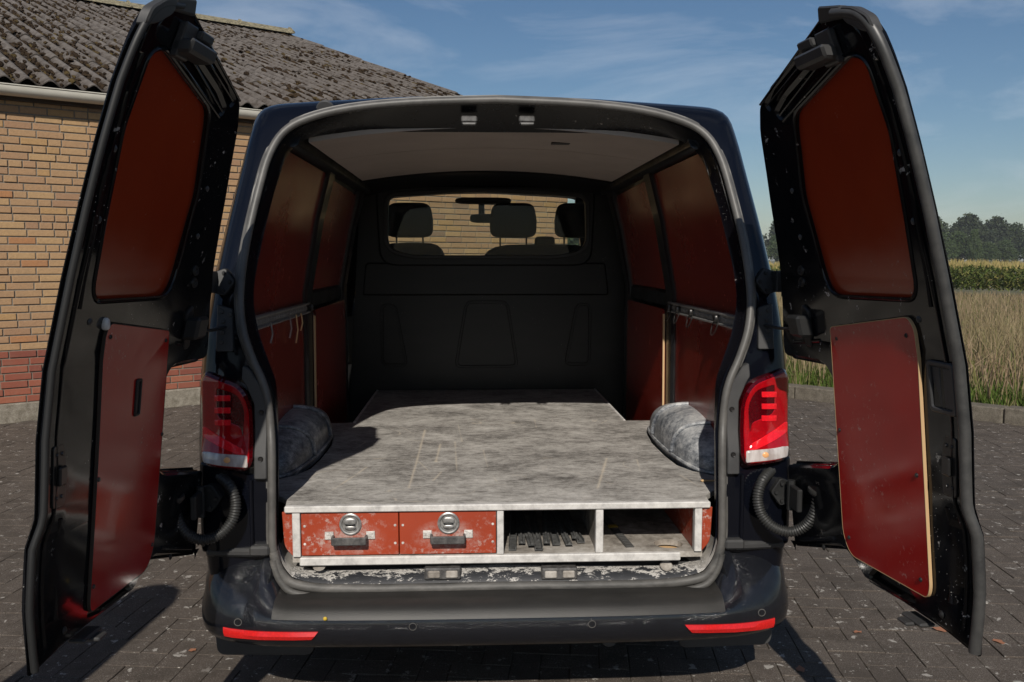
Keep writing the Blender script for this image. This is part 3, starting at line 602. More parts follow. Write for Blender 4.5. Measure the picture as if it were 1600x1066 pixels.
# ================================================================== BUILDING
def building():
    b = empty('farm_building', (WALL_O[0], WALL_O[1], 0)); b.location = (0, 0, 0)
    tag(b, 'yellow brick building with red brick plinth and mossy corrugated roof', 'building')
    W0 = Vector((WALL_O[0], WALL_O[1], 0)); T, N = WALL_T, WALL_N
    P = lambda s, n_, z: W0 + T * s + N * n_ + Vector((0, 0, z))
    S0, S1, D = -5.0, WALL_END, 18.3; ZT = 2.84
    m = MB(); m.box(S0, S1, -D, -.005, 0, ZT, P); m.add([P(S1, -.012, ZT), P(S1, -D, ZT), P(S1, -D / 2, 5.95), P(S0, -.012, ZT), P(S0, -D, ZT), P(S0, -D / 2, 5.95)], [(0, 1, 2), (3, 5, 4)])
    m.build('wall', 'mortar', b, smooth=0)
    m = MB(); m.cbox(S0, S1 + .03, -.012, .035, -.05, .165, .01, P); m.build('concrete_base', 'concrete', b, smooth=0)
    ch = .067; bh = .0555; g = .0115; z = .168; row = 0; items = []
    while z + bh < ZT:
        s = S0 + random.uniform(0, .2)
        while s < S1 - .02:
            l = .21 if random.random() > .2 else .10
            e = min(s + l, S1)
            items.append((s, e, z, row)); s = e + g
        z += ch; row += 1
    sm = {}
    def bm_(l, mat):
        key = (round(l, 3), mat)
        if key not in sm:
            c = .0035; x, zz = l / 2, bh / 2
            v = [(-x, -.03, -zz), (x, -.03, -zz), (x, -.03, zz), (-x, -.03, zz), (-x, -c, -zz), (x, -c, -zz), (x, -c, zz), (-x, -c, zz), (-x + c, 0, -zz + c), (x - c, 0, -zz + c), (x - c, 0, zz - c), (-x + c, 0, zz - c)]
            f = [(8, 9, 10, 11)] + [(i, (i + 1) % 4, (i + 1) % 4 + 4, i + 4) for i in range(4)] + [(i + 4, (i + 1) % 4 + 4, (i + 1) % 4 + 8, i + 8) for i in range(4)]
            me = bpy.data.meshes.new('brick'); me.from_pydata(v, [], f); me.materials.append(MATS[mat]); sm[key] = (me, np.array(v), np.array(f))
        return sm[key]
    sc = []
    for k, (s, e, z, r) in enumerate(items):
        x, y, dep = proj(P((s + e) / 2, 0, z))
        edge = np.interp(y, [60, 200, 330, 455, 571, 725], [225, 182, 150, 112, 88, 78])
        if dep > 0 and -25 < x < edge + 8 and y > 120: sc.append(((e - s) / dep ** 2, k))
    sc.sort(reverse=True); pick = {k for _, k in sc[:300]}
    far = {'brick_yellow_far': [[], [], 0], 'brick_red_far': [[], [], 0]}
    Tn = np.array(T); Nn = np.array(N); ax = math.atan2(T.y, T.x)
    for k, (s, e, z, r) in enumerate(items):
        red = r < 7; c = P((s + e) / 2, .004 + random.uniform(-.003, .004), z + bh / 2)
        if k in pick:
            me, v, f = bm_(round(e - s, 2), 'brick_red' if red else 'brick_yellow')
            o = bpy.data.objects.new('brick', me); COL.objects.link(o); o.parent = b; o.location = c; o.rotation_euler = (random.uniform(-.01, .01), random.uniform(-.004, .004), ax + math.pi * 0)
            o.scale = (1, -1, 1) if False else (1, 1, 1); o.rotation_euler[2] = ax
            o.data = me
        else:
            me, v, f = bm_(round(e - s, 3), 'brick_red_far' if red else 'brick_yellow_far'); q = far['brick_red_far' if red else 'brick_yellow_far']
            q[0].append(np.array(c) + v[:, :1] * Tn + v[:, 1:2] * Nn + v[:, 2:3] * np.array([0, 0, 1])); q[1].append(f[:, ::-1] + q[2]); q[2] += 12
    # shared brick meshes face +y locally: turn them to face along the wall normal
    R180 = Matrix.Diagonal((1, -1, 1, 1))
    for (l, mat), (me, v, f) in sm.items():
        if mat in ('brick_red', 'brick_yellow'): me.transform(R180); me.flip_normals()
    for mat, (V, F, _) in far.items():
        o = nmesh('red_brickwork' if 'red' in mat else 'yellow_brickwork', np.concatenate(V), np.concatenate(F), mat, b); o['kind'] = 'stuff'
    # bricks of the gable end, seen only edge on
    V = []; F = []; n0 = 0; v = bm_(.21, 'brick_yellow_far')[1]; f = bm_(.21, 'brick_yellow_far')[2]
    for r in range(40):
        u = -.11 - (r % 2) * .11
        while u > -9: V.append(np.array(P(S1 + .004, u, .168 + r * ch + bh / 2)) - v[:, :1] * Nn + v[:, 1:2] * Tn + v[:, 2:3] * np.array([0, 0, 1])); F.append(f + n0); n0 += 12; u -= .2215
    o = nmesh('gable_brickwork', np.concatenate(V), np.concatenate(F), 'brick_yellow_far', b); o['kind'] = 'stuff'
    # roof of corrugated sheets
    half = D / 2; ZE, ZR = 2.955, 6.1; over = .16; sl = math.hypot(half + over, ZR - ZE); ca, sa = (half + over) / sl, (ZR - ZE) / sl
    def Q(s, q, h): return P(s, over - q * ca + h * sa, ZE + q * sa + h * ca)
    m = MB(); m.add([Q(S0 - .3, .05, -.07), Q(S1 + .22, .05, -.07), Q(S1 + .22, sl, -.07), Q(S0 - .3, sl, -.07)], [(0, 1, 2, 3)]); bk = lambda s, q: P(s, -D - over + q * ca, ZE + q * sa - .05)
    m.add([bk(S0 - .3, 0), bk(S1 + .22, 0), bk(S1 + .22, sl), bk(S0 - .3, sl)], [(0, 1, 2, 3)]); m.build('roof_deck', 'dark_wood', b, smooth=0, normals=False)
    pitch = .177; nw = 6; wd = pitch * nw; rows_n = 6; el = sl / rows_n; sheet = None
    rot = Matrix((T, -N * ca + Vector((0, 0, sa)), N * sa + Vector((0, 0, ca)))).transposed().to_4x4()
    ss = S1 + .25 - wd; col = 0
    while ss > S0 - .9:
        for r in range(rows_n):
            if sheet is None:
                m = MB(); rows = []; rb = []
                for t in (0, .02, .3, .6, .85, 1.09):
                    rows.append([(wd * i / 60 * 1.02, t * el, .026 * math.cos(2 * math.pi * nw * 1.02 * i / 60) + (0.004 if t == 0 else .008)) for i in range(61)])
                fr = [(p[0], 0, p[2] - .010) for p in rows[0]]
                m.grid([fr] + rows); o = m.build('roof_sheet', 'roof_sheet', b, smooth=60, normals=False); sheet = o.data
            else: o = bpy.data.objects.new('roof_sheet', sheet); COL.objects.link(o); o.parent = b
            mw = rot.copy(); mw.translation = Q(ss, r * el, .012 + .0012 * (col % 2)); o.matrix_world = mw @ Matrix.Rotation(-.0115 + random.uniform(-.001, .001), 4, 'X')
        ss -= wd; col += 1
    # moss cushions in the valleys
    ico = bmesh.new(); bmesh.ops.create_icosphere(ico, subdivisions=1, radius=1); iv = np.array([v.co[:] for v in ico.verts]); itf = np.array([[v.index for v in f.verts] for f in ico.faces]); ico.free()
    V = []; F = []; n0 = 0; R3 = np.array(rot.to_3x3())
    from mathutils import noise as mn
    cnt = 0
    while cnt < 11000:
        s = random.uniform(S0, S1 + .2); q = random.uniform(.02, sl) ; 
        if mn.noise(Vector((s * .7, q * .7, 0))) + .35 * mn.noise(Vector((s * 3, q * 3, 5))) < random.uniform(-.45, .30): continue
        k = round((S1 + .25 - s) / pitch - .5) + .5; s2 = S1 + .25 - k * pitch + random.gauss(0, .030); r_ = random.uniform(.012, .030)
        c = np.array(Q(s2, q, -.004 + .3 * r_ + .02 * (1 - math.cos(2 * math.pi * (s2 - (S1 + .25 - k * pitch)) / pitch)))); 
        loc = iv * (1 + .35 * RNG.normal(size=(len(iv), 1)) * .6) * np.array([r_ * random.uniform(.7, 1.2), r_ * random.uniform(1.2, 3.6), r_ * .75]); V.append(c + loc @ R3.T); F.append(itf + n0); n0 += len(iv); cnt += 1
    o = nmesh('roof_moss', np.concatenate(V), np.concatenate(F), 'moss', b); o['kind'] = 'stuff'
    # ridge caps
    cap = None; ss = S1 + .27
    while ss > S0:
        if cap is None:
            m = MB(); rows = []
            for x in (0, .04, .05, 1.05, 1.06, 1.12): h = .03 if x in (0, .04) else .0; rows.append([(x, -.24, -.065 + h * .5), (x, -.22, -.045 + h), (x, -.09, .035 + h), (x, -.05, .065 + h), (x, 0, .085 + h), (x, .05, .065 + h), (x, .09, .035 + h), (x, .22, -.045 + h)])
            m.grid(rows); m.f += [tuple(range(8))]; o = m.build('ridge_cap', 'ridge_cap', b, smooth=40, normals=False); cap = o.data
        else: o = bpy.data.objects.new('ridge_cap', cap); COL.objects.link(o); o.parent = b
        mm = Matrix((-T, -N, Vector((0, 0, 1)))).transposed().to_4x4(); mm.translation = P(ss, -half, ZR + .05 + random.uniform(-.006, .006)); o.matrix_world = mm; ss -= 1.07
    # gutter
    gr = .072; gz = 2.905; gn = .125
    prof = [(math.cos(a) * gr, math.sin(a) * gr) for a in np.linspace(math.pi, 2 * math.pi, 13)]
    prof = [(-gr, .018)] + prof + [(gr, .016), (gr + .008, .02), (gr + .008, .012)]
    inner = [(x * .94, zz * .94 + .003) for x, zz in reversed(prof[1:14])]
    m = MB(); m.grid([[P(s, gn + x, gz + zz) for x, zz in prof + inner] for s in (S0 - .3, S1 + .2)], True); gu = m.build('gutter', 'gutter_pvc', b, smooth=40)
    for s in (.98, 3.1, 5.2, -1.1, -3.2):
        m = MB(); m.grid([[P(s + d, gn + x * 1.05, gz + zz * 1.05 - .001) for x, zz in prof] for d in (-.011, .011)]); m.cbox(s - .011, s + .011, gn + gr - .012, gn + gr + .016, gz + .008, gz + .028, .002, P); m.build('gutter_bracket', 'gutter_pvc', gu, smooth=40)
    for s in (1.72, 4.4): m = MB(); m.grid([[P(s + d, gn + x * 1.06, gz + zz * 1.06 - .002) for x, zz in prof[:-1]] for d in (-.06, .06)]); m.build('gutter_joint', 'gutter_pvc', gu, smooth=40)
    m = MB(); m.box(S0, S1 + .1, .0, .045, ZT - .03, ZT + .10, P); m.build('fascia', 'dark_wood', b, smooth=0)
building()

# ================================================================== VAN
van = empty('panel_van'); tag(van, 'black panel van parked tail first with both rear doors wide open', 'van')
OUT = [(0, 1.985), (.28, 1.98), (.48, 1.968), (.66, 1.956), (.742, 1.945), (.784, 1.915), (.804, 1.845), (.822, 1.75), (.856, 1.58), (.880, 1.45), (.905, 1.30), (.922, 1.12), (.93, .95), (.925, .75), (.915, .55), (.90, .42)]
def wout(z): return float(np.interp(z, [p[1] for p in reversed(OUT)], [p[0] for p in reversed(OUT)]))
SEAL = [(778, 157), (907, 163), (1003, 174), (1067, 191), (1102, 212), (1124, 247), (1140, 298), (1159, 375), (1169, 439), (1171, 480), (1166, 520), (1153, 560), (1140, 590), (1132, 620), (1128, 660), (1127, 700), (1127, 800), (1125, 850), (1112, 885), (1085, 903), (1000, 911), (778, 914)]
INNR = [(778, 207), (900, 208), (995, 211), (1055, 217), (1086, 236), (1103, 264), (1119, 312), (1139, 390), (1149, 442), (1150, 480), (1143, 520), (1130, 560), (1120, 590), (1117, 620), (1116, 660), (1116, 700), (1116, 790), (1113, 838), (1101, 865), (1072, 877), (1000, 880), (778, 880)]
seal_pts = [rear(*p, .03) for p in SEAL]; seal_pts[0].x = 0; seal_pts[-1].x = 0
inn_pts = [rear(*p, .19 - .105 * max(0, min(1, (i - 2) / 5))) for i, p in enumerate(INNR)]; inn_pts[0].x = 0; inn_pts[-1].x = 0
def smooth_pts(pts, n=4): return smoothpath(pts, n)
SP = smooth_pts(seal_pts); IP = smooth_pts(inn_pts)
mirror = lambda L_: [Vector((-p.x, p.y, p.z)) for p in L_]
full_seal = SP + mirror(SP)[-2:0:-1]
def frame_off(x, z):
    e = max(0., wout(z) - .015 - abs(x)); r = .075
    return .038 + (.10 * (1 - e / r) ** 2 if e < r else 0)
def rear_map(x, z, w): return Vector((x, Yp(z) + frame_off(x, z) - w, z))
def body():
    po = smoothpath([Vector((x, z, 0)) for x, z in OUT], 6); po = [(p.x, p.y) for p in po]
    def outer_at(i, n_):                                   # outer point belonging to seal point i, by angle round the opening
        p = SP[i]; a = math.atan2(p.x, p.z - 1.15); best = min(po, key=lambda q: abs(math.atan2(q[0], q[1] - 1.15) - a)); j = po.index(best)
        for k in (j - 1, j):
            if 0 <= k < len(po) - 1:
                a0, a1 = math.atan2(po[k][0], po[k][1] - 1.15), math.atan2(po[k + 1][0], po[k + 1][1] - 1.15)
                if a0 <= a <= a1 and a1 > a0: t = (a - a0) / (a1 - a0); best = (po[k][0] + (po[k + 1][0] - po[k][0]) * t, po[k][1] + (po[k + 1][1] - po[k][1]) * t)
        return best
    m = MB()
    for mr in (1, -1):
        rows = []
        idx = [i for i in range(len(SP)) if not (SP[i].z < .6 and SP[i].x < .60)]
        outs = [outer_at(i, 0) for i in idx]
        for t in (-.02, .2, .45, .65, .8, .9, .96, 1.0):
            row = []
            for i, (ox, oz) in zip(idx, outs):
                p = SP[i]; x0, z0 = p.x * .985, 1.2 + (p.z - 1.2) * .985; x = x0 + (ox * .988 - x0) * t; z = z0 + (oz - .004 - z0) * t
                e = math.hypot(ox - x0, oz - z0) * (1 - t); k = max(0., 1 - e / .07)
                row.append(Vector((mr * x, Yp(z) + .038 + .10 * (1 - math.sqrt(max(0., 1 - k * k))), z)))
            rows.append(row)
        m.grid(rows)
    m.build('rear_frame', 'black_paint', van, smooth=60, normals=False)
    # outer skin: sides and roof
    prof = smoothpath([Vector((x, z, 0)) for x, z in OUT + [(.88, .30)]], 3)
    full = [(p.x, p.y) for p in prof]; full = [(-x, z) for x, z in reversed(full[1:])] + full
    m = MB(); rows = []
    for y, k, dz in ((None, .985, -.006), (.03, 1, 0), (.8, 1.003, .006), (1.8, 1.005, .012), (2.75, 1.003, .012)):
        rows.append([Vector((x * k, (Yp(z) + .135 if y is None else max(y + Yp(z) + .12, y)), z + (dz if z > 1.5 else 0))) for x, z in full])
    m.grid(rows); m.build('body_side', 'black_paint', van, smooth=45)
    m = MB(); rows = []
    lowp = [p for p in full if p[1] < 1.16]; L1 = [p for p in full if p[0] < 0 and p[1] < 1.16]; R1 = [p for p in full if p[0] > 0 and p[1] < 1.16]
    for side in (L1, R1):
        m.grid([[Vector((x * k, y, z)) for x, z in side] for y, k in ((2.75, 1.003), (3.6, .995), (4.3, .97), (4.75, .90), (4.98, .72))])
    m.build('cab_side', 'black_paint', van, smooth=45)
    top = [p for p in full if p[1] > 1.88]
    m = MB(); m.grid([[Vector((x * k, y, z + dz)) for x, z in top] for y, k, dz in ((2.75, 1.003, .012), (3.4, .98, 0), (3.75, .93, -.04), (3.9, .89, -.075))]); m.build('cab_roof', 'black_paint', van, smooth=45)
    m = MB(); m.grid([[(x * .72, 4.98 - .12 * (x / .9) ** 2, z) for x in np.linspace(-.9, .9, 9)] for z in (.28, .5, .8)] + [[(x * k, y - .1 * (x / .9) ** 2, z) for x in np.linspace(-.9, .9, 9)] for y, z, k in ((4.93, .95, .74), (4.75, 1.04, .86), (4.5, 1.10, .92))]); m.build('bonnet', 'black_paint', van, smooth=45)
    # cab pillars
    m = MB()
    for s in (-1, 1):
        m.tube([(s * .70, 3.88, 1.86), (s * .80, 4.3, 1.45), (s * .86, 4.62, 1.12)], .035, 8); m.box(min(s * .80, s * .92), max(s * .80, s * .92), 2.72, 2.82, 1.1, 1.86, lambda x, y, z: Vector((x - s * max(0, (z - 1.3)) * .22, y, z)))
    m.build('cab_pillar', 'black_paint', van)
    m = MB(); m.grid([[(x * k, y + (.10 if z > 1.5 else .12) * (1 - x * x), z) for x in np.linspace(-1, 1, 9)] for y, z, k in ((3.80, 1.86, .70), (4.52, 1.10, .86))]); m.build('windscreen', 'glass', van, smooth=40, normals=False)
    for s in (-1, 1):
        m = MB(); m.add([(s * .90, 2.83, 1.16), (s * .88, 4.55, 1.14), (s * .72, 3.90, 1.84), (s * .77, 2.83, 1.87)], [(0, 1, 2, 3)]); m.build('side_window', 'glass', van, smooth=0, normals=False)
    m = MB(); m.cbox(-.86, .86, .03, 4.9, .40, .50, .02); m.build('underbody', 'matt_black', van)
    m = MB(); m.cbox(-.7, .7, .12, .9, .30, .40, .03); m.tube([(.30, .05, .30), (.30, .6, .31)], .03, 10); m.build('rear_underbody', 'matt_black', van)
    m = MB(); m.lathe([(.0, -.03), (.020, -.03), (.024, -.02), (.024, .25)], (.33, -.02, .292), (0, 1, 0), 14); m.build('exhaust_pipe', 'grey_plastic', van)
    m = MB(); m.lathe([(.0001, 0), (.026, .0), (.030, .004), (.030, .012)], rear(508, 172, .045), (0, 1, .3), 18); m.build('roof_plug', 'grey_plastic', van)
body()
def jambs():
    m = MB()
    SI = [Vector((p.x * .985, p.y - .004, 1.2 + (p.z - 1.2) * .985)) for p in SP]
    k0 = 17 * 4
    for mr in (1, -1):
        f = lambda p: Vector((mr * p.x, p.y, p.z))
        a = [f(p) for p in SI[:k0 + 1]]; c = [f(p) for p in IP[:k0 + 1]]; b = [(p * .5 + q * .5) + Vector((0, .02, 0)) for p, q in zip(a, c)]
        d = [p + Vector((mr * .03 if abs(p.z - 1.2) < .65 else 0, .07, .0 if p.z < 1.8 else .04)) for p in c]
        m.grid([a, b, c, d])
    m.build('door_jamb', 'jamb_paint', van, smooth=40, normals=False)
    a = SI[k0:]; c = IP[k0:]; A = [Vector((-p.x, p.y, p.z)) for p in a][:-1] + list(reversed(a)); Cc = [Vector((-p.x, p.y, p.z)) for p in c][:-1] + list(reversed(c))
    B1 = [p * .8 + q * .2 + Vector((0, .0, .008)) for p, q in zip(A, Cc)]; B2 = [p * .25 + q * .75 + Vector((0, -.004, .004)) for p, q in zip(A, Cc)]
    E_ = [p + Vector((0, .12, .004)) for p in Cc]
    sill = MB().grid([A, B1, B2, Cc, E_]).build('sill', 'sill_worn', van, smooth=40, normals=False)
    for px in (692, 873):
        p = rear(px, 893, .05); m = MB(); m.cbox(p.x - .055, p.x + .055, p.y - .028, p.y + .03, p.z - .017, p.z + .019, .004); k = m.build('striker_plate', 'handle_metal', sill)
        m = MB(); m.cbox(p.x - .045, p.x - .008, p.y - .034, p.y, p.z - .010, p.z + .012, .003); m.cbox(p.x + .010, p.x + .046, p.y - .034, p.y, p.z - .010, p.z + .012, .003); m.build('striker_pocket', 'dusty_ply', sill)
    for px in (500, 1040): p = rear(px, 884, .06); m = MB(); m.lathe([(.0001, .004), (.016, .004), (.020, 0)], p + Vector((0, -.01, .004)), (0, -.6, .8), 14); m.build('drain_plug', 'dusty_ply', sill)
    for px in (733, 823):
        p = rear(px, 188, .085); m = MB(); m.cbox(p.x - .026, p.x + .026, p.y - .016, p.y + .02, p.z - .008, p.z + .012, .004); m.tube([(p.x - .02, p.y - .01, p.z - .012), (p.x - .018, p.y - .03, p.z - .016), (p.x + .018, p.y - .03, p.z - .016), (p.x + .02, p.y - .01, p.z - .012)], .005, 8); m.build('roof_striker', 'handle_metal', van)
    # rubber seal, a bead all round with the worn lower part on its own
    up_ = SP[:17 * 4 + 1]; path = mirror(up_)[::-1][:-1] + up_
    m = MB(); m.tube([p + Vector((0, -.012, 0)) for p in path], .0125, 10, True, .0125); m.tube([p * 1.0 + Vector((.0 if abs(p.x) < .01 else math.copysign(.016, p.x) * (1 if p.z < 1.8 else .4), .004, .012 if p.z > 1.85 else 0)) for p in path], .007, 6); m.build('door_seal', 'rubber', van, smooth=60)
    lo = SP[17 * 4:]; path = mirror(lo)[:-1] + lo[::-1]
    m = MB(); m.tube([p + Vector((0, -.012, 0)) for p in path], .0145, 10, True, .0145); m.tube([p + Vector((0, -.022, -.024)) for p in path], .011, 8); m.build('lower_seal', 'sill_seal', van, smooth=60)
jambs()

XZ = [.4, 1.30, 1.6, 1.83, 1.95]; XI = [.80, .80, .745, .685, .66]
def xin(z): return float(np.interp(z, XZ, XI))
def wy(y, z): return max(y, Yp(z) + .115 + .3 * max(0, y - .11) * (y < .35))
def wall_map(s, dx=0.0): return lambda y, z, w: Vector((s * (xin(z) - dx - w), wy(y, z), z))
ZC = [.6, .75, .9, 1.05, 1.2, 1.3, 1.45, 1.6, 1.72]
def interior():
    for s in (-1, 1):
        m = MB(); m.grid([[Vector((s * xin(z), wy(y, z), z)) for y in (.11, .6, 1.2, 1.8, 2.47)] for z in [.49] + ZC + [1.86]])
        # ribs: waist, cant rail and the posts between the panels
        for y0, y1, z0, z1, w in ((1.13, 1.27, .5, 1.84, .030), (2.18, 2.30, .5, 1.84, .035), (.11, 2.46, 1.80, 1.87, .05), (1.27, 2.18, 1.225, 1.30, .020), (.11, .17, .95, 1.80, .02)):
            zs = [z0] + [z for z in ZC if z0 < z < z1] + [z1]
            plate(m, [rpoly([(y0, z0), (y1, z0), (y1, z1), (y0, z1)], .012, 3)], 0, w, .010, wall_map(s), (), [z for z in ZC if z0 < z < z1])
        w_ = m.build('inner_wall', 'inner_paint', van, smooth=40, normals=False)
        def pan(name, pts, mat, w0=.004, w1=.013, r=.03):
            m = MB(); plate(m, [rpoly(pts, r, 4)], w0, w1, .002, wall_map(s), (), ZC); return m.build(name, mat, w_, smooth=30)
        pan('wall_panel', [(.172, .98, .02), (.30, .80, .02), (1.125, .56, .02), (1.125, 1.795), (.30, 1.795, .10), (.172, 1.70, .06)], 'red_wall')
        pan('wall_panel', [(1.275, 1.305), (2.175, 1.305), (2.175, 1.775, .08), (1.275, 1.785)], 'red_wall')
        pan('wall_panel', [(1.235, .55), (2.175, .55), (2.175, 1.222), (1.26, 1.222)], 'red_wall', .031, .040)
        m = MB(); plate(m, [[(1.229, .55), (1.236, .55), (1.258, 1.20), (1.250, 1.20)]], .034, .042, 0, wall_map(s), (), ZC); m.build('panel_edge', 'ply_edge', w_, smooth=0)
        # lashing rail with rings
        z0 = 1.235; m = MB(); m.cbox(.14, 1.20, z0 - .022, z0 + .022, .012, .026, .003, lambda y, z, w: Vector((s * (xin(z) - w), y, z)))
        for k in range(26):
            y = .17 + k * .04; m.cbox(y - .013, y + .013, z0 - .006, z0 + .006, .0255, .0285, .001, lambda y, z, w: Vector((s * (xin(z) - w), y, z)))
        m.cbox(.14, 1.20, z0 + .014, z0 + .022, .026, .033, .002, lambda y, z, w: Vector((s * (xin(z) - w), y, z))); m.cbox(.14, 1.20, z0 - .022, z0 - .014, .026, .033, .002, lambda y, z, w: Vector((s * (xin(z) - w), y, z)))
        rail = m.build('lashing_rail', 'rail_metal', van, smooth=30)
        for y in ((1.20,) if s < 0 else (1.16, 1.0, .78, .42)):
            zr = z0 - .028 if s > 0 else z0 - .004; x = s * (xin(zr) - .040)
            m = MB(); m.tube([(x + s * .010 * math.sin(a), y + .030 * math.cos(a), zr + .030 * math.sin(a)) for a in np.linspace(0, 2 * math.pi, 17)], .0022, 6, False); m.cbox(y - .014, y + .014, z0 - .012, z0 + .012, .026, .044, .003, lambda y, z, w: Vector((s * (xin(z) - w), y, z))); m.build('ring', 'dark_metal', rail, smooth=50)
        if s < 0:
            for y, l in ((.74, .07), (.86, .10), (.96, .06), (.42, .06)):
                x = s * (xin(1.2) - .036); m = MB(); m.tube([(x, y, z0 - .01), (x + .004, y + .006, z0 - .02 - l * .5), (x - .002, y - .004, z0 - .02 - l)], .003, 6); m.build('hook', 'ply_edge' if y in (.86, .96) else 'rail_metal', rail)
        # wheel arch cover, bent sheet with two pressed ribs
        m = MB(); rows = []; a_, yc = .43, .80
        def arch(ph, ps, g=0):
            h = (.165 + g) * abs(math.sin(ph)) ** .62; r = (.150 + g) * abs(math.sin(ph)) ** .45
            return Vector((s * (.803 - r * math.sin(ps) ** .75 if ps > 0 else .803), yc - math.cos(ph) * (a_ + g), .694 + h * max(0, math.cos(ps)) ** .55))
        phs = np.linspace(.0, math.pi, 25); pss = np.linspace(0, math.pi / 2, 11)
        m.grid([[arch(p, q) for q in pss] for p in phs])
        for p0 in (.95, 1.75): m.tube([arch(p0 + .1 * q, q, .002) for q in np.linspace(.05, 1.5, 14)], .010, 8)
        m.tube([arch(p, 1.535, .004) for p in np.linspace(.08, 3.06, 24)], .006, 6)
        m.build('wheel_arch_cover', 'arch_cover', van, smooth=60, normals=False)
    m = MB(); m.cbox(-.80, .80, .1, 2.47, .49, .515, .004); m.build('load_floor', 'inner_paint', van)
    cz = lambda x: 1.832 + .052 * (1 - (x / .62) ** 2)
    for y0, y1 in ((.40, .945), (.951, 1.86)):
        m = MB(); xs = np.linspace(-.62, .62, 21); m.grid([[(x, y, cz(x) - .006) for x in xs] for y in (y0, (y0 + y1) / 2, y1)]); m.grid([[(x, y0, cz(x) - .006) for x in xs], [(x, y0, cz(x) + .01) for x in xs]]); m.build('roof_lining', 'lining', van, smooth=60, normals=False)
    p = Vector((.25, .72, cz(.25) - .008)); m = MB(); m.cbox(p.x - .035, p.x + .035, p.y - .018, p.y + .018, p.z - .003, p.z + .004, .002); m.build('lining_clip', 'grey_plastic', van)
    m = MB(); xs = np.linspace(-.70, .70, 21); m.grid([[(x, y, 1.852 + .05 * (1 - (x / .62) ** 2) - (.0 if y > 2 else .004)) for x in xs] for y in (.42, 1.85, 2.47)]); m.build('roof_inner', 'inner_paint', van, smooth=60, normals=False)
    m = MB(); m.grid([[(x, y, z + .05 * (1 - (x / .62) ** 2)) for x in xs] for y, z in ((1.87, 1.838), (1.88, 1.828), (2.0, 1.828), (2.3, 1.835), (2.46, 1.80))]); m.build('roof_bow', 'bulkhead', van, smooth=60, normals=False)
    # bulkhead with its window
    YB = 2.455
    ol = [(-.79, .50), (.79, .50), (.79, 1.30), (.70, 1.90), (-.70, 1.90)]
    win = rpoly([(-.555, 1.50, .10), (-.42, 1.462, .10), (.42, 1.462, .10), (.568, 1.50, .10), (.560, 1.79, .05), (.10, 1.815, .05), (-.09, 1.815, .05), (-.548, 1.79, .05)], .05, 5)
    m = MB(); plate(m, [ol, win], 0, .03, 0, lambda a, b, w: Vector((a, YB + .03 - w, b)))
    plate(m, [rpoly([(-.70, 1.235), (.70, 1.235), (.68, 1.42), (-.68, 1.42)], .02, 3)], .03, .042, .008, lambda a, b, w: Vector((a, YB + .03 - w, b)))
    plate(m, [rpoly([(-.60, 1.40, .1), (.60, 1.40, .1), (.62, 1.85, .08), (-.62, 1.85, .08)]), win], .03, .05, .01, lambda a, b, w: Vector((a, YB + .03 - w, b)))
    bh_ = m.build('bulkhead', 'bulkhead', van, smooth=30)
    for pts in ([(-.185, .82), (.185, .82), (.125, 1.205), (-.120, 1.205)], [(-.60, .83), (-.445, .83), (-.51, 1.19), (-.60, 1.19)], [(.60, .83), (.445, .83), (.51, 1.19), (.60, 1.19)]):
        l = rpoly(pts, .045, 5); l2 = inset(l if area2(l) > 0 else l[::-1], .016)
        m = MB(); plate(m, [l, l2], .03, .037, .003, lambda a, b, w: Vector((a, YB + .03 - w, b))); m.build('pressed_rib', 'bulkhead', bh_, smooth=30)
    m = MB(); plate(m, [inset(win if area2(win) > 0 else win[::-1], -.01)], .004, .008, 0, lambda a, b, w: Vector((a, YB + .03 - w, b))); m.build('window_pane', 'glass', bh_, smooth=0)
    m = MB(); l = win if area2(win) > 0 else win[::-1]; plate(m, [inset(l, -.022), l], .05, .058, .004, lambda a, b, w: Vector((a, YB + .03 - w, b))); m.build('window_gasket', 'matt_black', bh_, smooth=30)
interior()

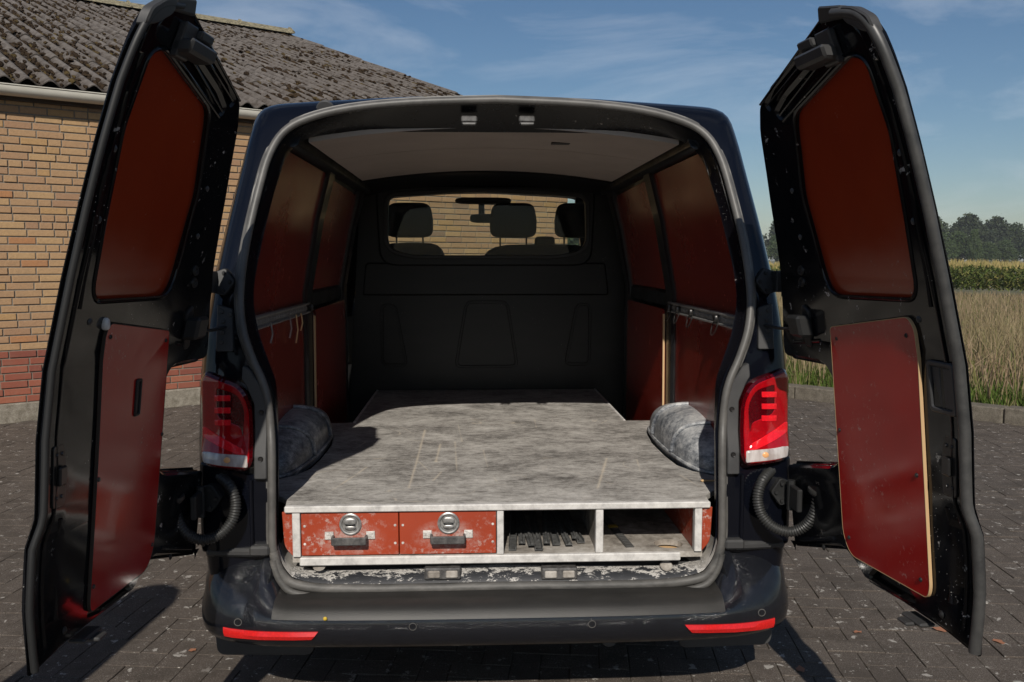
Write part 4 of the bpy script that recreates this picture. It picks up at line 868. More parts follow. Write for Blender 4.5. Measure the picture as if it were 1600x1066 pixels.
def cab():
    def seat(name, x0, x1, top, heads, label=None):
        st = MB(); xc, hw = (x0 + x1) / 2, (x1 - x0) / 2
        st.sell((xc, 3.26, 1.22), (hw, .10, top - 1.22), .42, 20, 12); bk = st.build(name, 'seat_cloth', van, smooth=60)
        m = MB(); m.sell((xc, 3.55, .88), (hw, .30, .10), .45, 20, 10); m.build('seat_cushion', 'seat_cloth', bk, smooth=60)
        for a, b in heads:
            m = MB(); hx_, hr = (a + b) / 2, (b - a) / 2; m.sell((hx_, 3.20, 1.69), (hr, .055, .112), .38, 20, 14)
            for v in range(len(m.v)): m.v[v].x = hx_ + (m.v[v].x - hx_) * (1 - .10 * max(0, (m.v[v].z - 1.69) / .11))
            hd = m.build('headrest', 'seat_cloth', bk, smooth=60)
            m = MB(); m.tube([(hx_ - .085, 3.21, top - .04), (hx_ - .085, 3.20, 1.60)], .006, 8); m.tube([(hx_ + .085, 3.21, top - .04), (hx_ + .085, 3.20, 1.60)], .006, 8); m.build('headrest_post', 'chrome', hd)
    seat('driver_seat', -.70, -.245, 1.548, [(-.635, -.33)])
    seat('passenger_bench', -.03, .78, 1.538, [(.035, .340), (.455, .755)])
    m = MB(); m.sell((.40, 3.30, 1.50), (.068, .05, .090), .3, 14, 8); m.build('belt_housing', 'seat_cloth', van, smooth=60)
    m = MB(); m.sell((.03, 3.93, 1.735), (.125, .018, .033), .5, 18, 10); m.tube([(-.01, 3.94, 1.76), (-.01, 3.96, 1.84)], .022, 8); m.build('rear_view_mirror', 'matt_black', van, smooth=60)
    m = MB(); m.sell((.0, 3.75, 1.85), (.20, .09, .022), .5, 18, 8); m.build('overhead_console', 'matt_black', van, smooth=60)
    m = MB(); m.cbox(-.80, .80, 4.1, 4.6, .62, 1.06, .05); m.build('dashboard', 'matt_black', van)
    m = MB(); m.tube([(-.42 + .19 * math.cos(a), 3.98 + .06 * math.sin(a), 1.10 + .17 * math.sin(a)) for a in np.linspace(0, 2 * math.pi, 25)], .016, 8, False); m.build('steering_wheel', 'matt_black', van)
cab()

def wheels():
    proto = None
    for y, x in ((1.02, .80), (1.02, -.80), (4.02, .80), (4.02, -.80)):
        s = 1 if x > 0 else -1
        m = MB(); m.lathe([(.20, -.10), (.29, -.115), (.325, -.10), (.335, -.06), (.335, .06), (.325, .10), (.29, .115), (.20, .10)], (x, y, .332), (1, 0, 0), 32); w_ = m.build('wheel', 'tyre', van, smooth=40)
        m = MB(); m.lathe([(.0, .06 * s), (.05, .075 * s), (.18, .05 * s), (.205, .10 * s), (.205, -.09 * s)], (x, y, .332), (1, 0, 0), 24); m.build('rim', 'rim', w_, smooth=40)
wheels()

def bumper():
    PL = [(0, -.135), (.25, -.134), (.45, -.130), (.60, -.122), (.70, -.108), (.78, -.084), (.84, -.052), (.885, -.008), (.912, .06), (.925, .16), (.93, .36)]
    IN = [(0, -.006), (.25, -.006), (.45, -.004), (.60, .0), (.68, .012), (.745, .022), (.80, .04), (.845, .07), (.875, .12), (.893, .20), (.90, .37)]
    pl = smoothpath([(x, y, 0) for x, y in PL], 5); il = smoothpath([(x, y, 0) for x, y in IN], 5)
    pl = mirror(pl)[:0:-1] + pl; il = mirror(il)[:0:-1] + il
    def zt(x): return float(np.interp(abs(x), [0, .645, .665, .70, .95], [.444, .444, .50, .548, .552]))
    rows = []
    for p, q in zip(pl, il):
        d = (p - q); d.z = 0; d = d.normalized() if d.length > 1e-6 else Vector((0, -1, 0)); z0 = zt(q.x); wing = (z0 - .444) / .1
        pt = lambda off, z: Vector((p.x + d.x * off, p.y + d.y * off, z))
        rows.append([Vector((q.x - d.x * .03, q.y - d.y * .03, z0 - .05)), Vector((q.x, q.y, z0)), q.lerp(p, .40) + Vector((0, 0, z0 - .004 - .03 * wing)), q.lerp(p, .76) + Vector((0, 0, .436 + .03 * wing)), pt(-.011, .421 + .006 * wing), pt(.0, .399), pt(.004, .365), pt(-.002, .335), pt(-.016, .315), pt(-.05, .304), pt(-.16, .31)])
    b = MB().grid(rows).build('bumper', 'bumper_paint', van, smooth=60, normals=False)
    m = MB(); top = []; 
    sel = [r for r in rows if abs(r[1].x) < .665 and abs(r[4].x) < .70]
    out = []
    for r in sel:
        out.append([r[1].lerp(r[2], .25) + Vector((0, 0, .003)), r[2] + Vector((0, 0, .004)), r[3] + Vector((0, -.001, .004)), r[4] + Vector((0, -.003, .003)), r[5] + Vector((0, -.0035, .004)), r[5] + Vector((0, .004, -.001))])
    m.grid(out); m.build('step_pad', 'step_pad', b, smooth=60, normals=False)
    def face_y(x): return float(np.interp(abs(x), [p[0] for p in PL], [p[1] for p in PL]))
    def on_face(px, py, off=0):
        p = ony(px, py, -.12)
        for _ in range(12): p = ony(px, py, face_y(p.x) - .004 - off)
        return p
    for pts in ([(349, 979), (351, 993), (487, 999), (497, 987)], [(1210, 965), (1208, 979), (1081, 988), (1070, 976)]):
        P3 = [on_face(*p) for p in pts]; m = MB(); n_ = 10
        def ed(a, b, k, off): 
            q = a.lerp(b, k); return Vector((q.x, face_y(q.x) - .006 - off, q.z))
        m.grid([[ed(P3[0], P3[3], k / n_, -.012) for k in range(n_ + 1)], [ed(P3[0], P3[3], k / n_, .003) for k in range(n_ + 1)], [ed(P3[0].lerp(P3[1], .5), P3[3].lerp(P3[2], .5), k / n_, .008) for k in range(n_ + 1)], [ed(P3[1], P3[2], k / n_, .003) for k in range(n_ + 1)], [ed(P3[1], P3[2], k / n_, -.012) for k in range(n_ + 1)]])
        m.build('reflector', 'reflector_red', b, smooth=40, normals=False)
    for px, py in ((372, 972), (645, 979), (925, 975), (1190, 957)):
        p = on_face(px, py); m = MB(); m.lathe([(.0001, .003), (.0085, .003), (.0092, .0)], p, (0, -1, 0), 16); o = m.build('parking_sensor', 'bumper_paint', b); m = MB(); m.tube([p + Vector((.0105 * math.cos(a), -.002, .0105 * math.sin(a))) for a in np.linspace(0, 2 * math.pi, 19)], .0012, 6, False); m.build('sensor_ring', 'rubber', b)
    for s in (-1, 1):
        m = MB(); plate(m, [rpoly([(s * .60, .155, .03), (s * .915, .155, .03), (s * .925, .36, .0), (s * .60, .36, .0)])], 0, .008, .002, lambda a, c, w: Vector((a, .20 - w + .04 * (abs(a) - .6), c))); m.build('mud_flap', 'grey_plastic', van, smooth=30)
        # plastic corner step under the lamp
        m = MB(); m.cbox(.715, .885, -.026, .10, .552, .578, .008, lambda x, y, z: Vector((s * x, y + max(0, (x - .80)) * .45, z + (.80 - x) * .05))); m.cbox(.685, .745, -.030, .03, .560, .590, .006, lambda x, y, z: Vector((s * x, y, z))); m.build('corner_step', 'grey_plastic', van)
        m = MB(); m.add([(s * .668, -.010, .57), (s * .70, .0, .57), (s * .735, -.05, .44), (s * .70, -.075, .425), (s * .672, -.02, .45)], [(0, 1, 2, 3), (0, 3, 4)]); m.build('bumper_fin', 'bumper_paint', b)
    m = MB(); p = on_face(508, 967, .004); m.sell(p, (.006, .004, .006), 1, 8, 6); m.build('paint_fleck', 'yellow_tape', b)
bumper()

def tail_lights():
    for s in (-1, 1):
        f = lambda x, z, w: Vector((s * x, Yp(z) + .012 - w + (max(0, x - .80) ** 2) * 4.5, z))
        ol = rpoly([(.728, .845, .02), (.745, .818, .02), (.868, .830, .03), (.893, .86, .03), (.893, 1.085, .02), (.874, 1.107, .01), (.765, 1.07, .04), (.733, 1.01, .05)], .02, 4)
        cz_ = [.86, .92, .98, 1.04, 1.08]; cx = [.76, .79, .81, .83, .85, .87]
        m = MB(); plate(m, [ol], -.05, .020, .008, f, cx, cz_)
        t = m.build('tail_light', 'red_lens_dark', van, smooth=40)
        # brighter light-guide shapes just under the surface of the lens
        il = inset(ol if area2(ol) > 0 else ol[::-1], .008)
        hole = rpoly([(.758, .915, .01), (.765, .948, .01), (.835, .975, .02), (.835, 1.062, .01), (.776, 1.045, .02), (.752, 1.0, .03)], .01, 3)
        m = MB(); plate(m, [il, hole], .015, .0225, .002, f, cx, cz_); m.build('light_guide', 'red_lens', t, smooth=40)
        m = MB(); plate(m, [rpoly([(.748, .868), (.756, .884), (.872, .944), (.884, .944), (.884, .915), (.77, .868)], .006, 3)], .0225, .0245, .001, f, cx, cz_); m.build('light_band', 'red_segment', t, smooth=40)
        for z in (.952, .988, 1.024):
            m = MB(); plate(m, [rpoly([(.793, z), (.842, z - .001), (.842, z + .016), (.793, z + .017)], .002, 2)], .015, .0245, .001, f, cx, ()); m.build('light_segment', 'red_segment', t, smooth=40)
        m = MB(); plate(m, [rpoly([(.741, .829), (.878, .841), (.884, .872), (.86, .874), (.741, .866)], .006, 3)], .015, .0242, .002, f, cx, ()); m.build('reversing_light', 'clear_lens', t, smooth=40)
        m = MB(); m.sell(f(.80, .852, .022), (.012, .004, .010), 1, 10, 8); m.build('bulb', 'orange_ball', t, smooth=60)
        # plastic trim between lamp and seal, with screw heads
        tr_ = [(.690, .79), (.728, .79), (.728, .845), (.730, 1.01), (.752, 1.064), (.765, 1.085), (.762, 1.125), (.742, 1.115), (.706, 1.060), (.692, 1.0)]
        m = MB(); plate(m, [rpoly(tr_, .006, 3)], -.03, .012, .003, lambda x, z, w: Vector((s * x, Yp(z) + .022 - w, z)), (), cz_); k = m.build('lamp_trim', 'grey_plastic', van, smooth=30)
        for z in (.85, .985): m = MB(); m.lathe([(.0001, .002), (.005, .002), (.007, .0035), (.0085, .0)], Vector((s * .708, Yp(z) + .010, z)), (0, -1, 0), 12); m.build('screw', 'dark_metal', k)
        # lower corner panel between the lamp and the bumper
        m = MB(); plate(m, [rpoly([(.690, .56), (.90, .56), (.90, .835), (.690, .79)], .012, 3)], -.02, .0, .004, lambda x, z, w: Vector((s * x, Yp(z) + .030 - w + max(0, x - .82) ** 2 * 4, z)), [.82, .84, .86, .88], [.65, .73]); m.cbox(.735, .745, .0, .02, .57, .79, .003, lambda x, y, z: Vector((s * x, y - .012, z))); m.build('corner_panel', 'black_paint', van, smooth=30)
tail_lights()

def hinges():
    for s in (-1, 1):
        for z, tag_ in ((1.372, 0), (.735, 1)):
            y = Yp(z) + .026; x0 = .815 if tag_ == 0 else .845
            f = lambda a, b, w: Vector((s * a, Yp(b) + (.024 if tag_ == 0 else .016) - w + max(0, a - .86) * .3, b))
            m = MB(); plate(m, [rpoly([(x0 - .022, z), (x0 + .008, z + .042), (x0 + .04, z + .030), (x0 + .05, z - .030), (x0 + .008, z - .042)], .008, 3)], -.02, .008, .002, f)
            for a, b in ((x0 - .006, z), (x0 + .012, z + .026), (x0 + .012, z - .026), (x0 + .033, z + .008)): m.lathe([(.0001, .006), (.005, .006), (.0065, .0)], f(a, b, .008), (0, -1, 0), 8)
            kx, ky = HX + .004, Yp(z) - .022
            m.tube([(s * kx, ky, z - .045), (s * kx, ky, z + .045)], .012, 10); m.cbox(x0 + .03, kx, ky - .006, y - .002, z - .032, z + .032, .003, lambda x, yy, zz: Vector((s * x, yy, zz)))
            m.cbox(kx - .008, kx + .008, ky - .075, ky + .004, z - .034, z + .034, .003, lambda x, yy, zz: Vector((s * x, yy, zz)))
            m.build('door_hinge', 'matt_black', van, smooth=30)
        # door check plate on the body with its strap
        f = lambda a, b, w: Vector((s * a, Yp(b) + .034 - w, b)); m = MB(); plate(m, [rpoly([(.795, 1.165), (.845, 1.165), (.845, 1.305), (.80, 1.29)], .006, 3)], -.02, .010, .002, f)
        for a, b in ((.806, 1.275), (.832, 1.283), (.826, 1.255), (.826, 1.222), (.828, 1.195)): m.lathe([(.0001, .005), (.0045, .006), (.0065, .005), (.0075, 0)], f(a, b, .010), (0, -1, 0), 10)
        m.build('check_plate', 'grey_plastic', van, smooth=30)
        D_ = door_map(s); p0 = f(.822, 1.238, .012); p1 = D_(.17, 1.245, .02)
        m = MB(); m.tube([p0, p0.lerp(p1, .5) + Vector((0, 0, -.004)), p1], .010, 6, True, .005); m.build('check_strap', 'matt_black', van)
        # corrugated cable conduit from body to door
        path = [(1205, 735, .02), (1191, 752, -.035), (1184, 778, -.05), (1190, 804, -.06), (1209, 824, -.075), (1235, 831, -.095), (1259, 821, -.115), (1274, 797, -.135), (1279, 764, -.145)]
        P3 = []
        for px, py, y in path:
            q = ony(px, py, y); P3.append(Vector((s * q.x, q.y, q.z)))
        sp = smoothpath(P3, 26); rr = [.0145 + (.0020 if (i // 2) % 2 else -.0012) for i in range(len(sp))]
        m = MB(); m.tube(sp, rr, 12); m.lathe([(.020, 0), (.030, 0), (.030, .010), (.020, .02)], P3[-1], (P3[-2] - P3[-1]), 14); m.build('cable_conduit', 'conduit', van, smooth=60)
hinges()

DOOR = [(.235, 1.856, .02), (.18, 1.79, .02), (.125, 1.59, .03), (.09, 1.43, .03), (.012, 1.20, .04), (.025, 1.145, .02), (.27, 1.15, .05), (.315, 1.10, .06), (.33, .93, .05), (.28, .885, .05), (-.015, .822, .01), (-.012, .555, .01), (.30, .645, .02), (.36, .625, .02), (.405, .592, .01), (.55, .598, .01), (.71, .596, .01), (.862, .590, .015), (.872, .736, .05), (.868, .86, .05), (.858, .93, .05), (.856, 1.22, .05), (.855, 1.41, .05), (.858, 1.665, .04), (.850, 1.86, .03), (.815, 1.935, .03), (.675, 1.975, .02)]
def rear_doors():
    DC = [.6, .73, .86, .92, 1.0, 1.08, 1.15, 1.22, 1.31, 1.4, 1.47, 1.54, 1.61, 1.67, 1.73, 1.78, 1.84, 1.89]
    for s in (1, -1):
        f = door_map(s); ol = rpoly(DOOR, .02, 4)
        m = MB(); big = inset(ol if area2(ol) > 0 else ol[::-1], -.012)
        def fo(a, b, w):                                   # the skin tapers towards the free edge
            k = min(1., max(0., (.875 - a) / .17)) * min(1., max(.25, (1.99 - b) / .10)); k = k * k * (3 - 2 * k)
            return f(min(a, .862), b, -.012 + (w + .012) * k if w < -.012 else w)
        AC = [.70, .74, .78, .82, .85]
        plate(m, [ol], -.060, -.022, .0, fo, AC, DC); plate(m, [ol], -.085, -.060, .0, fo, AC, DC)
        d = m.build('rear_door', 'door_paint', van, smooth=25)
        d['label'] = ('right' if s > 0 else 'left') + '-hand rear door lined with red plywood' if False else ('rear door with a recessed grab handle' if s > 0 else 'rear door with a slotted lower panel')
        def fi(a, b, w):
            k = min(1., max(0., (a - .76) / .07)); fl = -.036 + .072 * (b - .6) / .65 if b < 1.25 else Yp(b)
            return f(a, b, w + (1 - k) * (fl - Yp(b)))
        # pressed inner frame with the opening for the upper panel and slots along the top
        up_hole = rpoly([(.352, 1.345, .07), (.745, 1.352, .04), (.762, 1.50, .02), (.785, 1.70, .02), (.772, 1.855, .05), (.722, 1.872, .04), (.400, 1.798, .04), (.335, 1.60, .03)], .03, 5)
        slot1 = rpoly([(.330, 1.800), (.405, 1.815), (.66, 1.887), (.66, 1.905), (.39, 1.842), (.32, 1.815)], .006, 3); slot2 = rpoly([(.29, 1.828), (.32, 1.835), (.60, 1.915), (.62, 1.935), (.34, 1.868), (.28, 1.840)], .006, 3)
        low = rpoly([(.435, .617), (.56, .617), (.64, .632), (.60, .650), (.47, .650)], .01, 3)
        inl = inset(ol if area2(ol) > 0 else ol[::-1], .010)
        m = MB(); plate(m, [inl, up_hole, slot1, slot2, low], -.018, .0, .007, fi, [.76, .79, .83], DC); m.build('inner_frame', 'door_paint', d, smooth=28)
        hl = inset(up_hole if area2(up_hole) > 0 else up_hole[::-1], .006)
        m = MB(); plate(m, [inset(up_hole if area2(up_hole) > 0 else up_hole[::-1], -.004)], -.0175, -.012, .001, f, (), DC); m.build('upper_panel', 'red_panel', d, smooth=25)
        m = MB(); m.tube([f(a, b, -.001) for a, b in up_hole + up_hole[:1]], .0055, 6, False); m.build('panel_lip', 'door_paint', d, smooth=60)
        lo = rpoly([(.338, 1.262, .02), (.705, 1.312, .025), (.722, 1.29, .02), (.712, .69, .02), (.700, .663, .02), (.36, .652, .03), (.328, .70, .03)], .02, 4) if s > 0 else rpoly([(.328, 1.258, .02), (.655, 1.300, .025), (.668, 1.28, .02), (.655, .99, .1), (.648, .66, .02), (.64, .640, .02), (.36, .640, .03), (.325, .69, .03)], .02, 4)
        ff = lambda a, b, w: f(a, b, w + (-.036 + .072 * (b - .6) / .65 - Yp(b) if b < 1.25 else -.004 * 0) + .003)
        m = MB(); plate(m, [lo], -.002, .006, .001, ff, (), DC); lp = m.build('lower_panel', 'red_panel_lower', d, smooth=25)
        l2 = lo if area2(lo) > 0 else lo[::-1]
        m = MB(); plate(m, [inset(l2, -.0014), inset(l2, .0006)], -.0015, .0063, .0004, ff, (), DC); m.build('panel_edge', 'ply_edge' if s > 0 else 'dark_wood', lp, smooth=25)
        for a, b in ((.37, 1.235), (.69, 1.27), (.35, .99), (.69, .95), (.36, .70), (.68, .70)):
            if s < 0: a *= .94
            p = ff(a, b, .006); q = ff(a, b, .02); m = MB(); m.lathe([(.0001, .003), (.004, .003), (.006, .0)], p, q - p, 10); m.build('screw', 'dark_metal', lp)
        # rubber edge and folded ridges
        edge = [(.862, .605), (.868, .68), (.870, .76), (.866, .86), (.856, .93), (.853, 1.08), (.853, 1.22), (.853, 1.41), (.856, 1.54), (.857, 1.665), (.852, 1.78), (.845, 1.86), (.826, 1.91), (.79, 1.938), (.72, 1.955)]
        es = smoothpath([(a, b, 0) for a, b in edge], 4); rr = .0125 if s > 0 else .008
        m = MB(); m.tube([f(p.x, p.y, .004) for p in es], rr, 8); m.build('edge_seal', 'edge_rubber' if s > 0 else 'matt_black', d, smooth=60)
        m = MB(); m.tube([f(p.x - .045, p.y, .000) for p in es[2:-6]], .006, 6); m.build('frame_bead', 'door_paint', d, smooth=60)
        m = MB()
        for a0, b0, a1, b1 in ((.255, 1.845, .67, 1.958), (.30, 1.838, .66, 1.925), (.34, 1.805, .665, 1.895), (.345, 1.79, .70, 1.875)): m.tube([f(a0 + (a1 - a0) * k / 6, b0 + (b1 - b0) * k / 6, .002) for k in range(7)], .0035, 6)
        m.build('frame_fold', 'door_paint', d, smooth=60)
        # upper guide block and top cap
        bx = lambda a, b, w: f(a, b, w)
        m = MB(); m.cbox(.565, .700, 1.868, 1.897, .0, .045, .006, bx); m.cbox(.575, .64, 1.905, 1.925, .0, .030, .004, bx); m.cbox(.64, .70, 1.86, 1.93, .0, .018, .003, bx); m.build('guide_block', 'grey_plastic', d, smooth=30)
        m = MB(); plate(m, [rpoly([(.655, 1.950), (.672, 1.981), (.755, 1.962), (.745, 1.938)], .006, 3)], -.010, .008, .004, f); plate(m, [rpoly([(.757, 1.960), (.752, 1.93), (.80, 1.90), (.846, 1.885), (.842, 1.92), (.80, 1.948)], .012, 3)], -.010, .012, .004, f); m.build('corner_cap', 'grey_plastic', d, smooth=30)
        m = MB(); plate(m, [rpoly([(.80, 1.84), (.825, 1.84), (.815, 1.91), (.785, 1.92)], .008, 3)], .0, .006, .002, f); m.build('latch_plate', 'door_paint', d, smooth=30)
        # latch strip, clips and drain slots on the pressed frame
        m = MB(); plate(m, [rpoly([(.775, .93), (.822, .93), (.822, 1.06), (.775, 1.06)], .008, 3)], 0, .004, .001, f, (), [.98])
        for a, b in ((.79, .95), (.808, .95), (.79, 1.04), (.808, 1.04)): p = f(a, b, .004); m.lathe([(.0001, .003), (.0035, .003), (.005, 0)], p, f(a, b, .02) - p, 8)
        m.cbox(.785, .812, .975, 1.015, .004, .014, .003, bx0 := (lambda a, b, w: f(a, b, w))); m.build('lock_plate', 'dark_metal', d, smooth=30)
        for a, b in ((.735, 1.31), (.79, 1.52), (.80, 1.66), (.29, 1.62), (.27, 1.50), (.74, .64), (.20, .62), (.10, .70), (.22, .80)):
            p = f(a, b, .0); m = MB(); m.lathe([(.0001, .0045), (.004, .004), (.0065, .002), (.009, .0)], p, f(a, b, .02) - p, 12); m.build('trim_clip', 'matt_black' if b < 1.3 else 'grey_plastic', d, smooth=40)
        for a0, b0, a1, b1 in ((.79, 1.34, .81, 1.60), (.775, .68, .78, .90), (.10, 1.20, .26, 1.22), (.06, .60, .26, .665), (.06, .78, .26, .825)):
            m = MB(); m.tube([f(a0 + (a1 - a0) * k / 5, b0 + (b1 - b0) * k / 5, .0005) for k in range(6)], .0065, 8, True, .0065); m.build('pressed_rib', 'door_paint', d, smooth=60)
        if s < 0: p = f(.672, 1.30, .004); m = MB(); m.sell(p, (.009, .009, .014), .7, 12, 8); m.build('lock_knob', 'dusty_alu', d, smooth=60)
        # round plugs and the check box near the hinge
        for a, b in ((.232, 1.410), (.222, 1.378)): p = f(a, b, .0); q = f(a, b, .02); m = MB(); m.lathe([(.0001, .002), (.007, .002), (.008, .006), (.0125, .006), (.0145, .0)], p, q - p, 16); m.build('rubber_plug', 'matt_black', d, smooth=30)
        m = MB(); m.cbox(.165, .235, 1.225, 1.285, .0, .045, .008, bx); plate(m, [rpoly([(.175, 1.20), (.21, 1.195), (.235, 1.30), (.20, 1.318)], .012, 3)], 0, .008, .003, f); m.build('check_box', 'matt_black', d, smooth=30)
        if s > 0:
            m = MB(); o_ = rpoly([(.745, 1.108), (.838, 1.108), (.838, 1.222), (.745, 1.222)], .01, 3); i_ = rpoly([(.757, 1.120), (.826, 1.120), (.826, 1.210), (.757, 1.210)], .006, 3)
            plate(m, [o_, i_], -.002, .010, .003, f); m.cbox(.757, .785, 1.12, 1.21, -.002, .004, .002, bx); m.cbox(.797, .826, 1.12, 1.21, -.002, .006, .002, bx); m.build('grab_handle', 'grey_plastic', d, smooth=30)
        else:
            m = MB(); o_ = rpoly([(.472, 1.065), (.500, 1.065), (.500, 1.155), (.472, 1.155)], .006, 3); i_ = rpoly([(.478, 1.072), (.494, 1.072), (.494, 1.148), (.478, 1.148)], .003, 2)
            plate(m, [o_, i_], .006, .011, .002, ff); plate(m, [o_], .0055, .0068, 0, ff); m.build('grip_slot', 'matt_black', lp, smooth=30)
        m = MB(); m.cbox(.60, .68, .582, .592, -.03, .01, .004, bx); m.cbox(.615, .655, .577, .586, -.02, .03, .003, bx); m.build('bottom_bolt', 'grey_plastic', d, smooth=30)
        m = MB(); plate(m, [rpoly([(-.012, .80), (.30, .868), (.30, .885), (-.012, .815)], .004, 2)], -.06, -.006, .003, f); m.build('hinge_flange', 'door_paint', d, smooth=30)
rear_doors()

# ================================================================== DRAWER UNIT IN THE LOAD SPACE
def drawer_unit():
    u = empty('drawer_unit', (0, 0, 0)); tag(u, 'worn grey load bed with two red drawers and two open bays inside the van', 'drawer unit')
    ZT = .700; half = [(.642, .006), (.655, .09), (.735, .20), (.748, .34), (.690, .41), (.656, .50), (.646, .65), (.644, .90), (.665, 1.08), (.72, 1.24), (.775, 1.30), (.775, 1.395), (.622, 1.40), (.622, 2.41)]
    ol = half + [(-x, y) for x, y in reversed(half)]
    m = MB(); plate(m, [ol], .683, ZT, .002, lambda a, b, w: Vector((a, b, w))); m.build('bed_board', 'bed_board', u, smooth=25)
    m = MB(); m.cbox(-.644, .644, -.004, .020, .6835, .7035, .003); m.build('edge_trim', 'dusty_alu', u)
    for s in (-1, 1): m = MB(); m.cbox(s * .6185 - .006, s * .6185 + .006, 1.405, 2.41, .690, .7025, .002); m.build('side_trim', 'dusty_alu', u)
    zb, zt = .5455, .6830
    m = MB(); hole = [(.535 + .045 * math.cos(a), .085 + .045 * math.sin(a)) for a in np.linspace(0, 2 * math.pi, 20, endpoint=False)]
    plate(m, [[(-.625, .012), (.625, .012), (.625, 1.2), (-.625, 1.2)], hole], .527, zb, 0, lambda a, b, w: Vector((a, b, w))); m.build('base_board', 'dusty_ply', u, smooth=0)
    m = MB(); plate(m, [[(x, y) for x, y in [(.535 + .05 * math.cos(a), .085 + .05 * math.sin(a)) for a in np.linspace(0, 2 * math.pi, 20, endpoint=False)]]], .517, .522, 0, lambda a, b, w: Vector((a, b, w))); m.build('hole_floor', 'ply_edge', u, smooth=0)
    m = MB(); m.cbox(-.602, .555, -.002, .016, .5195, .5450, .003); m.build('lower_trim', 'dusty_alu', u)
    for x0, x1 in ((-.6225, -.599), (-.008, .0125), (.2935, .3165), (.598, .6205)):
        m = MB(); m.cbox(x0, x1, .002, .030, zb + .0005, zt, .002); p = m.build('upright', 'dusty_alu', u)
        if x0 > -.1: m = MB(); m.cbox(x0 + .003, x1 - .003, .0305, 1.15, zb + .0005, zt, .001); m.build('divider', 'red_drawer' if x0 > .5 else 'dusty_ply', u)
    for s in (-1, 1):
        m = MB(); plate(m, [rpoly([(s * .6215, .5455, .0), (s * .648, .575, .02), (s * .6535, .6825, 0), (s * .6215, .6825, 0)], .02, 4)], 0, .012, .002, lambda a, b, w: Vector((a, .020 - w, b))); m.build('end_board', 'red_drawer', u, smooth=30)
    m = MB(); m.cbox(-.62, .62, 1.15, 1.17, zb, zt, .001); m.build('back_board', 'dusty_ply', u)
    m = MB(); m.cbox(-.61, .61, 1.45, 2.38, .516, .6825, .002); m.build('front_box', 'bulkhead', u)
    for x0, x1 in ((-.5965, -.3055), (-.3025, -.0105)):
        m = MB(); m.cbox(x0, x1, .006, .022, zb + .004, zt - .003, .0015); dr = m.build('drawer', 'red_drawer', u); xc = (x0 + x1) / 2
        m = MB(); m.box(x0 + .008, x1 - .008, .0225, .85, zb + .008, zt - .02); m.build('drawer_box', 'dusty_ply', dr, smooth=0)
        # recessed round lock
        c = Vector((xc + .002, .006, .6455)); m = MB(); m.lathe([(.0335, 0), (.0335, .004), (.030, .006), (.0265, .005), (.025, .001), (.0235, -.0)], c, (0, -1, 0), 28); m.lathe([(.0001, .0005), (.0240, .0005)], c, (0, -1, 0), 28)
        m.sell((c.x, c.y - .004, c.z + .008), (.019, .004, .012), .8, 14, 8); m.sell((c.x, c.y - .0055, c.z - .010), (.017, .004, .0065), .8, 14, 8); m.build('paddle_lock', 'lock_metal', dr, smooth=40)
        m = MB(); m.sell((c.x, c.y - .0075, c.z + .000), (.0155, .003, .0035), .8, 12, 6); m.build('lock_slot', 'matt_black', dr, smooth=40)
        hz = .6075
        for sx in (-1, 1): m = MB(); m.cbox(xc + sx * .062 - .013, xc + sx * .062 + .013, .001, .0058, hz - .008, hz + .016, .001); m.lathe([(.0001, .0015), (.003, .0015), (.004, 0)], (xc + sx * .066, .001, hz + .009), (0, -1, 0), 8); m.build('handle_tab', 'handle_tab', dr)
        m = MB(); m.cbox(xc - .052, xc + .052, -.030, -.021, hz - .018, hz + .006, .003)
        for sx in (-1, 1): m.cbox(xc + sx * .0495 - .0035, xc + sx * .0495 + .0035, -.0215, .002, hz - .014, hz + .006, .001)
        m.build('handle', 'handle_metal', dr)
        for a in (.010, x1 - x0 - .010):
            for b in (.585, .640): m = MB(); m.lathe([(.0001, .0012), (.003, .0012), (.0042, 0)], (x0 + a, .006, b), (0, -1, 0), 8); m.build('screw', 'handle_tab', dr)
    # loose strips kept in the bays
    xs = [(.030, .030, .050), (.052, .075, .040), (.080, .045, -.03), (.108, .020, .09), (.125, .095, .02), (.150, .060, .06), (.172, .070, -.08), (.200, .055, -.10), (.222, .105, .05), (.245, .090, -.12)]
    for k, (x, y, a) in enumerate(xs):
        g = [(-.011, 0), (-.011, .0022), (-.004, .0022), (-.0025, .009), (.0025, .009), (.004, .0022), (.011, .0022), (.011, 0)] if k % 3 else [(-.012, 0), (-.012, .012), (-.0098, .012), (-.0098, .0022), (.0098, .0022), (.0098, .012), (.012, .012), (.012, 0)]
        m = MB(); rows = []
        for t in np.linspace(0, 1, 9):
            yy = t * .62; tw = .25 * math.sin(k * 1.7 + t * 3); cx = .012 * math.sin(2.2 * t + k); zz = .0045 * (k % 3) + .010 * (1 - math.cos(2 * t)) * (k % 2)
            rows.append([Vector((cx + p * math.cos(tw) - q * math.sin(tw), yy, .0032 + zz + abs(p * math.sin(tw)) + q * math.cos(tw))) for p, q in g])
        m.grid(rows, True); m.f += [tuple(range(8)), tuple(range(len(m.v) - 1, len(m.v) - 9, -1))]
        o = m.build('edging_strip', 'strip_rubber', None, smooth=25); o.location = (x + .010, y - .0, zb); o.rotation_euler = (0, 0, -a * .6)
        tag(o, 'grey rubber edging strip lying among others in the left open bay', 'strip', 'edging strips in the open bay')
    m = MB(); m.cbox(-.014, .014, 0, .60, 0, .003, .001)
    for k in range(36): m.cbox(-.011, .011, .006 + k * .0165, .0135 + k * .0165, .003, .0055, .001)
    o = m.build('perforated_strip', 'strip_metal', None, smooth=25); o.location = (.408, .05, zb + .0005); o.rotation_euler = (0, 0, .10)
    tag(o, 'single metal perforated strip lying alone in the right open bay', 'strip')
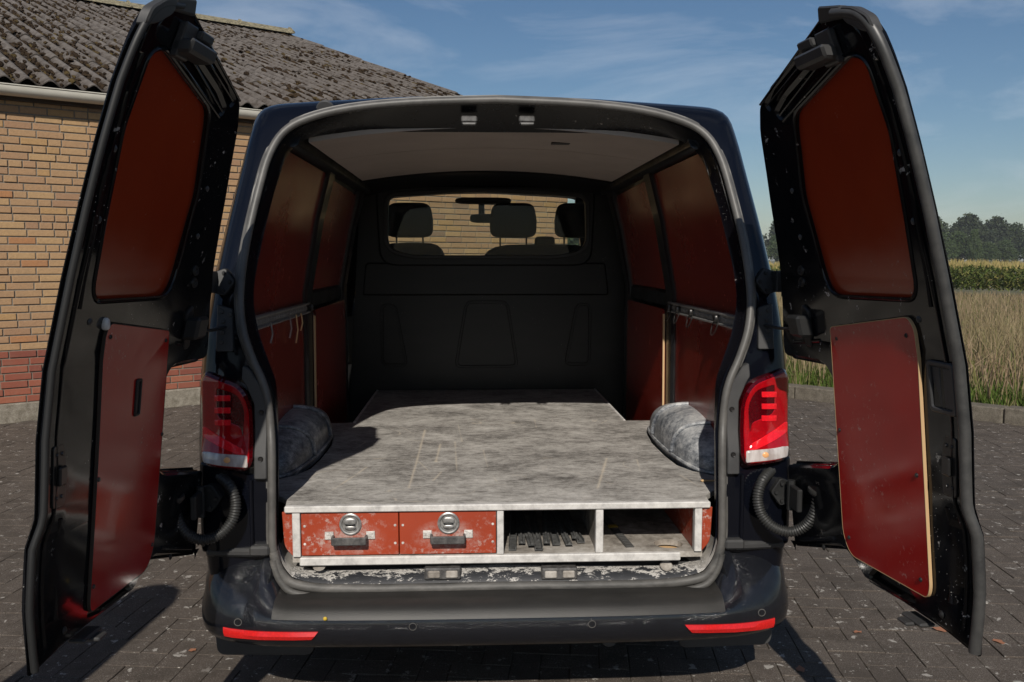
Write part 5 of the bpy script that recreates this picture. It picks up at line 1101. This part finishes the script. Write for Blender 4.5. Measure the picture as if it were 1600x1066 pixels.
    m = MB(); m.cbox(-.0148, .0148, .20, .225, -.0002, .0062, .0005); m.build('yellow_wrap', 'yellow_tape', o)
    m = MB(); m.sell((0, 0, .004), (.012, .006, .004), .8, 10, 6); m.cbox(.010, .040, -.004, .004, .001, .006, .001); o = m.build('bed_latch', 'ply_edge', None); p = onz(1100, 753, .7); o.location = (min(p.x, .70), p.y, .7005); tag(o, 'small brass coloured catch lying on the bed near the wheel arch', 'catch')
drawer_unit()

# ================================================================== AIR
n = NT('air'); n.t.nodes.remove(n.b); pv_ = nd(n.t, 'ShaderNodeVolumePrincipled', i_Density=.00032); pv_.inputs['Color'].default_value = (.86, .90, .96, 1); n.l(pv_.outputs[0], n.out.inputs['Volume'])
hz = MB().box(-2600, 2600, -2600, 2600, -2.2, 26).build('haze', 'air', None, smooth=0); tag(hz, 'thin summer haze hanging over the fields', 'haze', kind='stuff')

# ================================================================== OTHER THINGS
def extras():
    # round topped stand-in added out of view for an unknown shadow caster
    m = MB(); m.lathe([(.0001, 1.78), (.06, 1.77), (.11, 1.73), (.135, 1.66), (.14, 1.58), (.14, .02), (.155, 0), (.155, -.02)], (0, 0, 0), (0, 0, 1), 24)
    o = m.build('shadow_caster', 'concrete', None, smooth=40); o.location = (-1.72, -1.15, 0); tag(o, 'round topped stand-in post added out of view to cast a ground shadow', 'post')
    lf = [(1340, 990), (1252, 1048), (1470, 985), (300, 1018), (1560, 1005)]
    for k, (px, py) in enumerate(lf):
        p = onz(px, py, 0); m = MB(); a = .014 + .006 * (k % 3); m.grid([[(-a, -a * .4, .004), (0, -a * .6, .008), (a, -a * .2, .003)], [(-a * 1.1, .2 * a, .007), (0, .1 * a, .003), (a * 1.2, .3 * a, .008)], [(-a * .6, a * .8, .003), (0, a, .007), (a * .5, a * .7, .004)]])
        o = m.build('dead_leaf', 'dead_leaf', None, smooth=60, normals=False); o.location = (p.x, p.y, .001); o.rotation_euler = (0, 0, k * 1.3); tag(o, 'small curled brown leaf lying on the dark paving', 'leaf', 'fallen leaves on the paving')
extras()
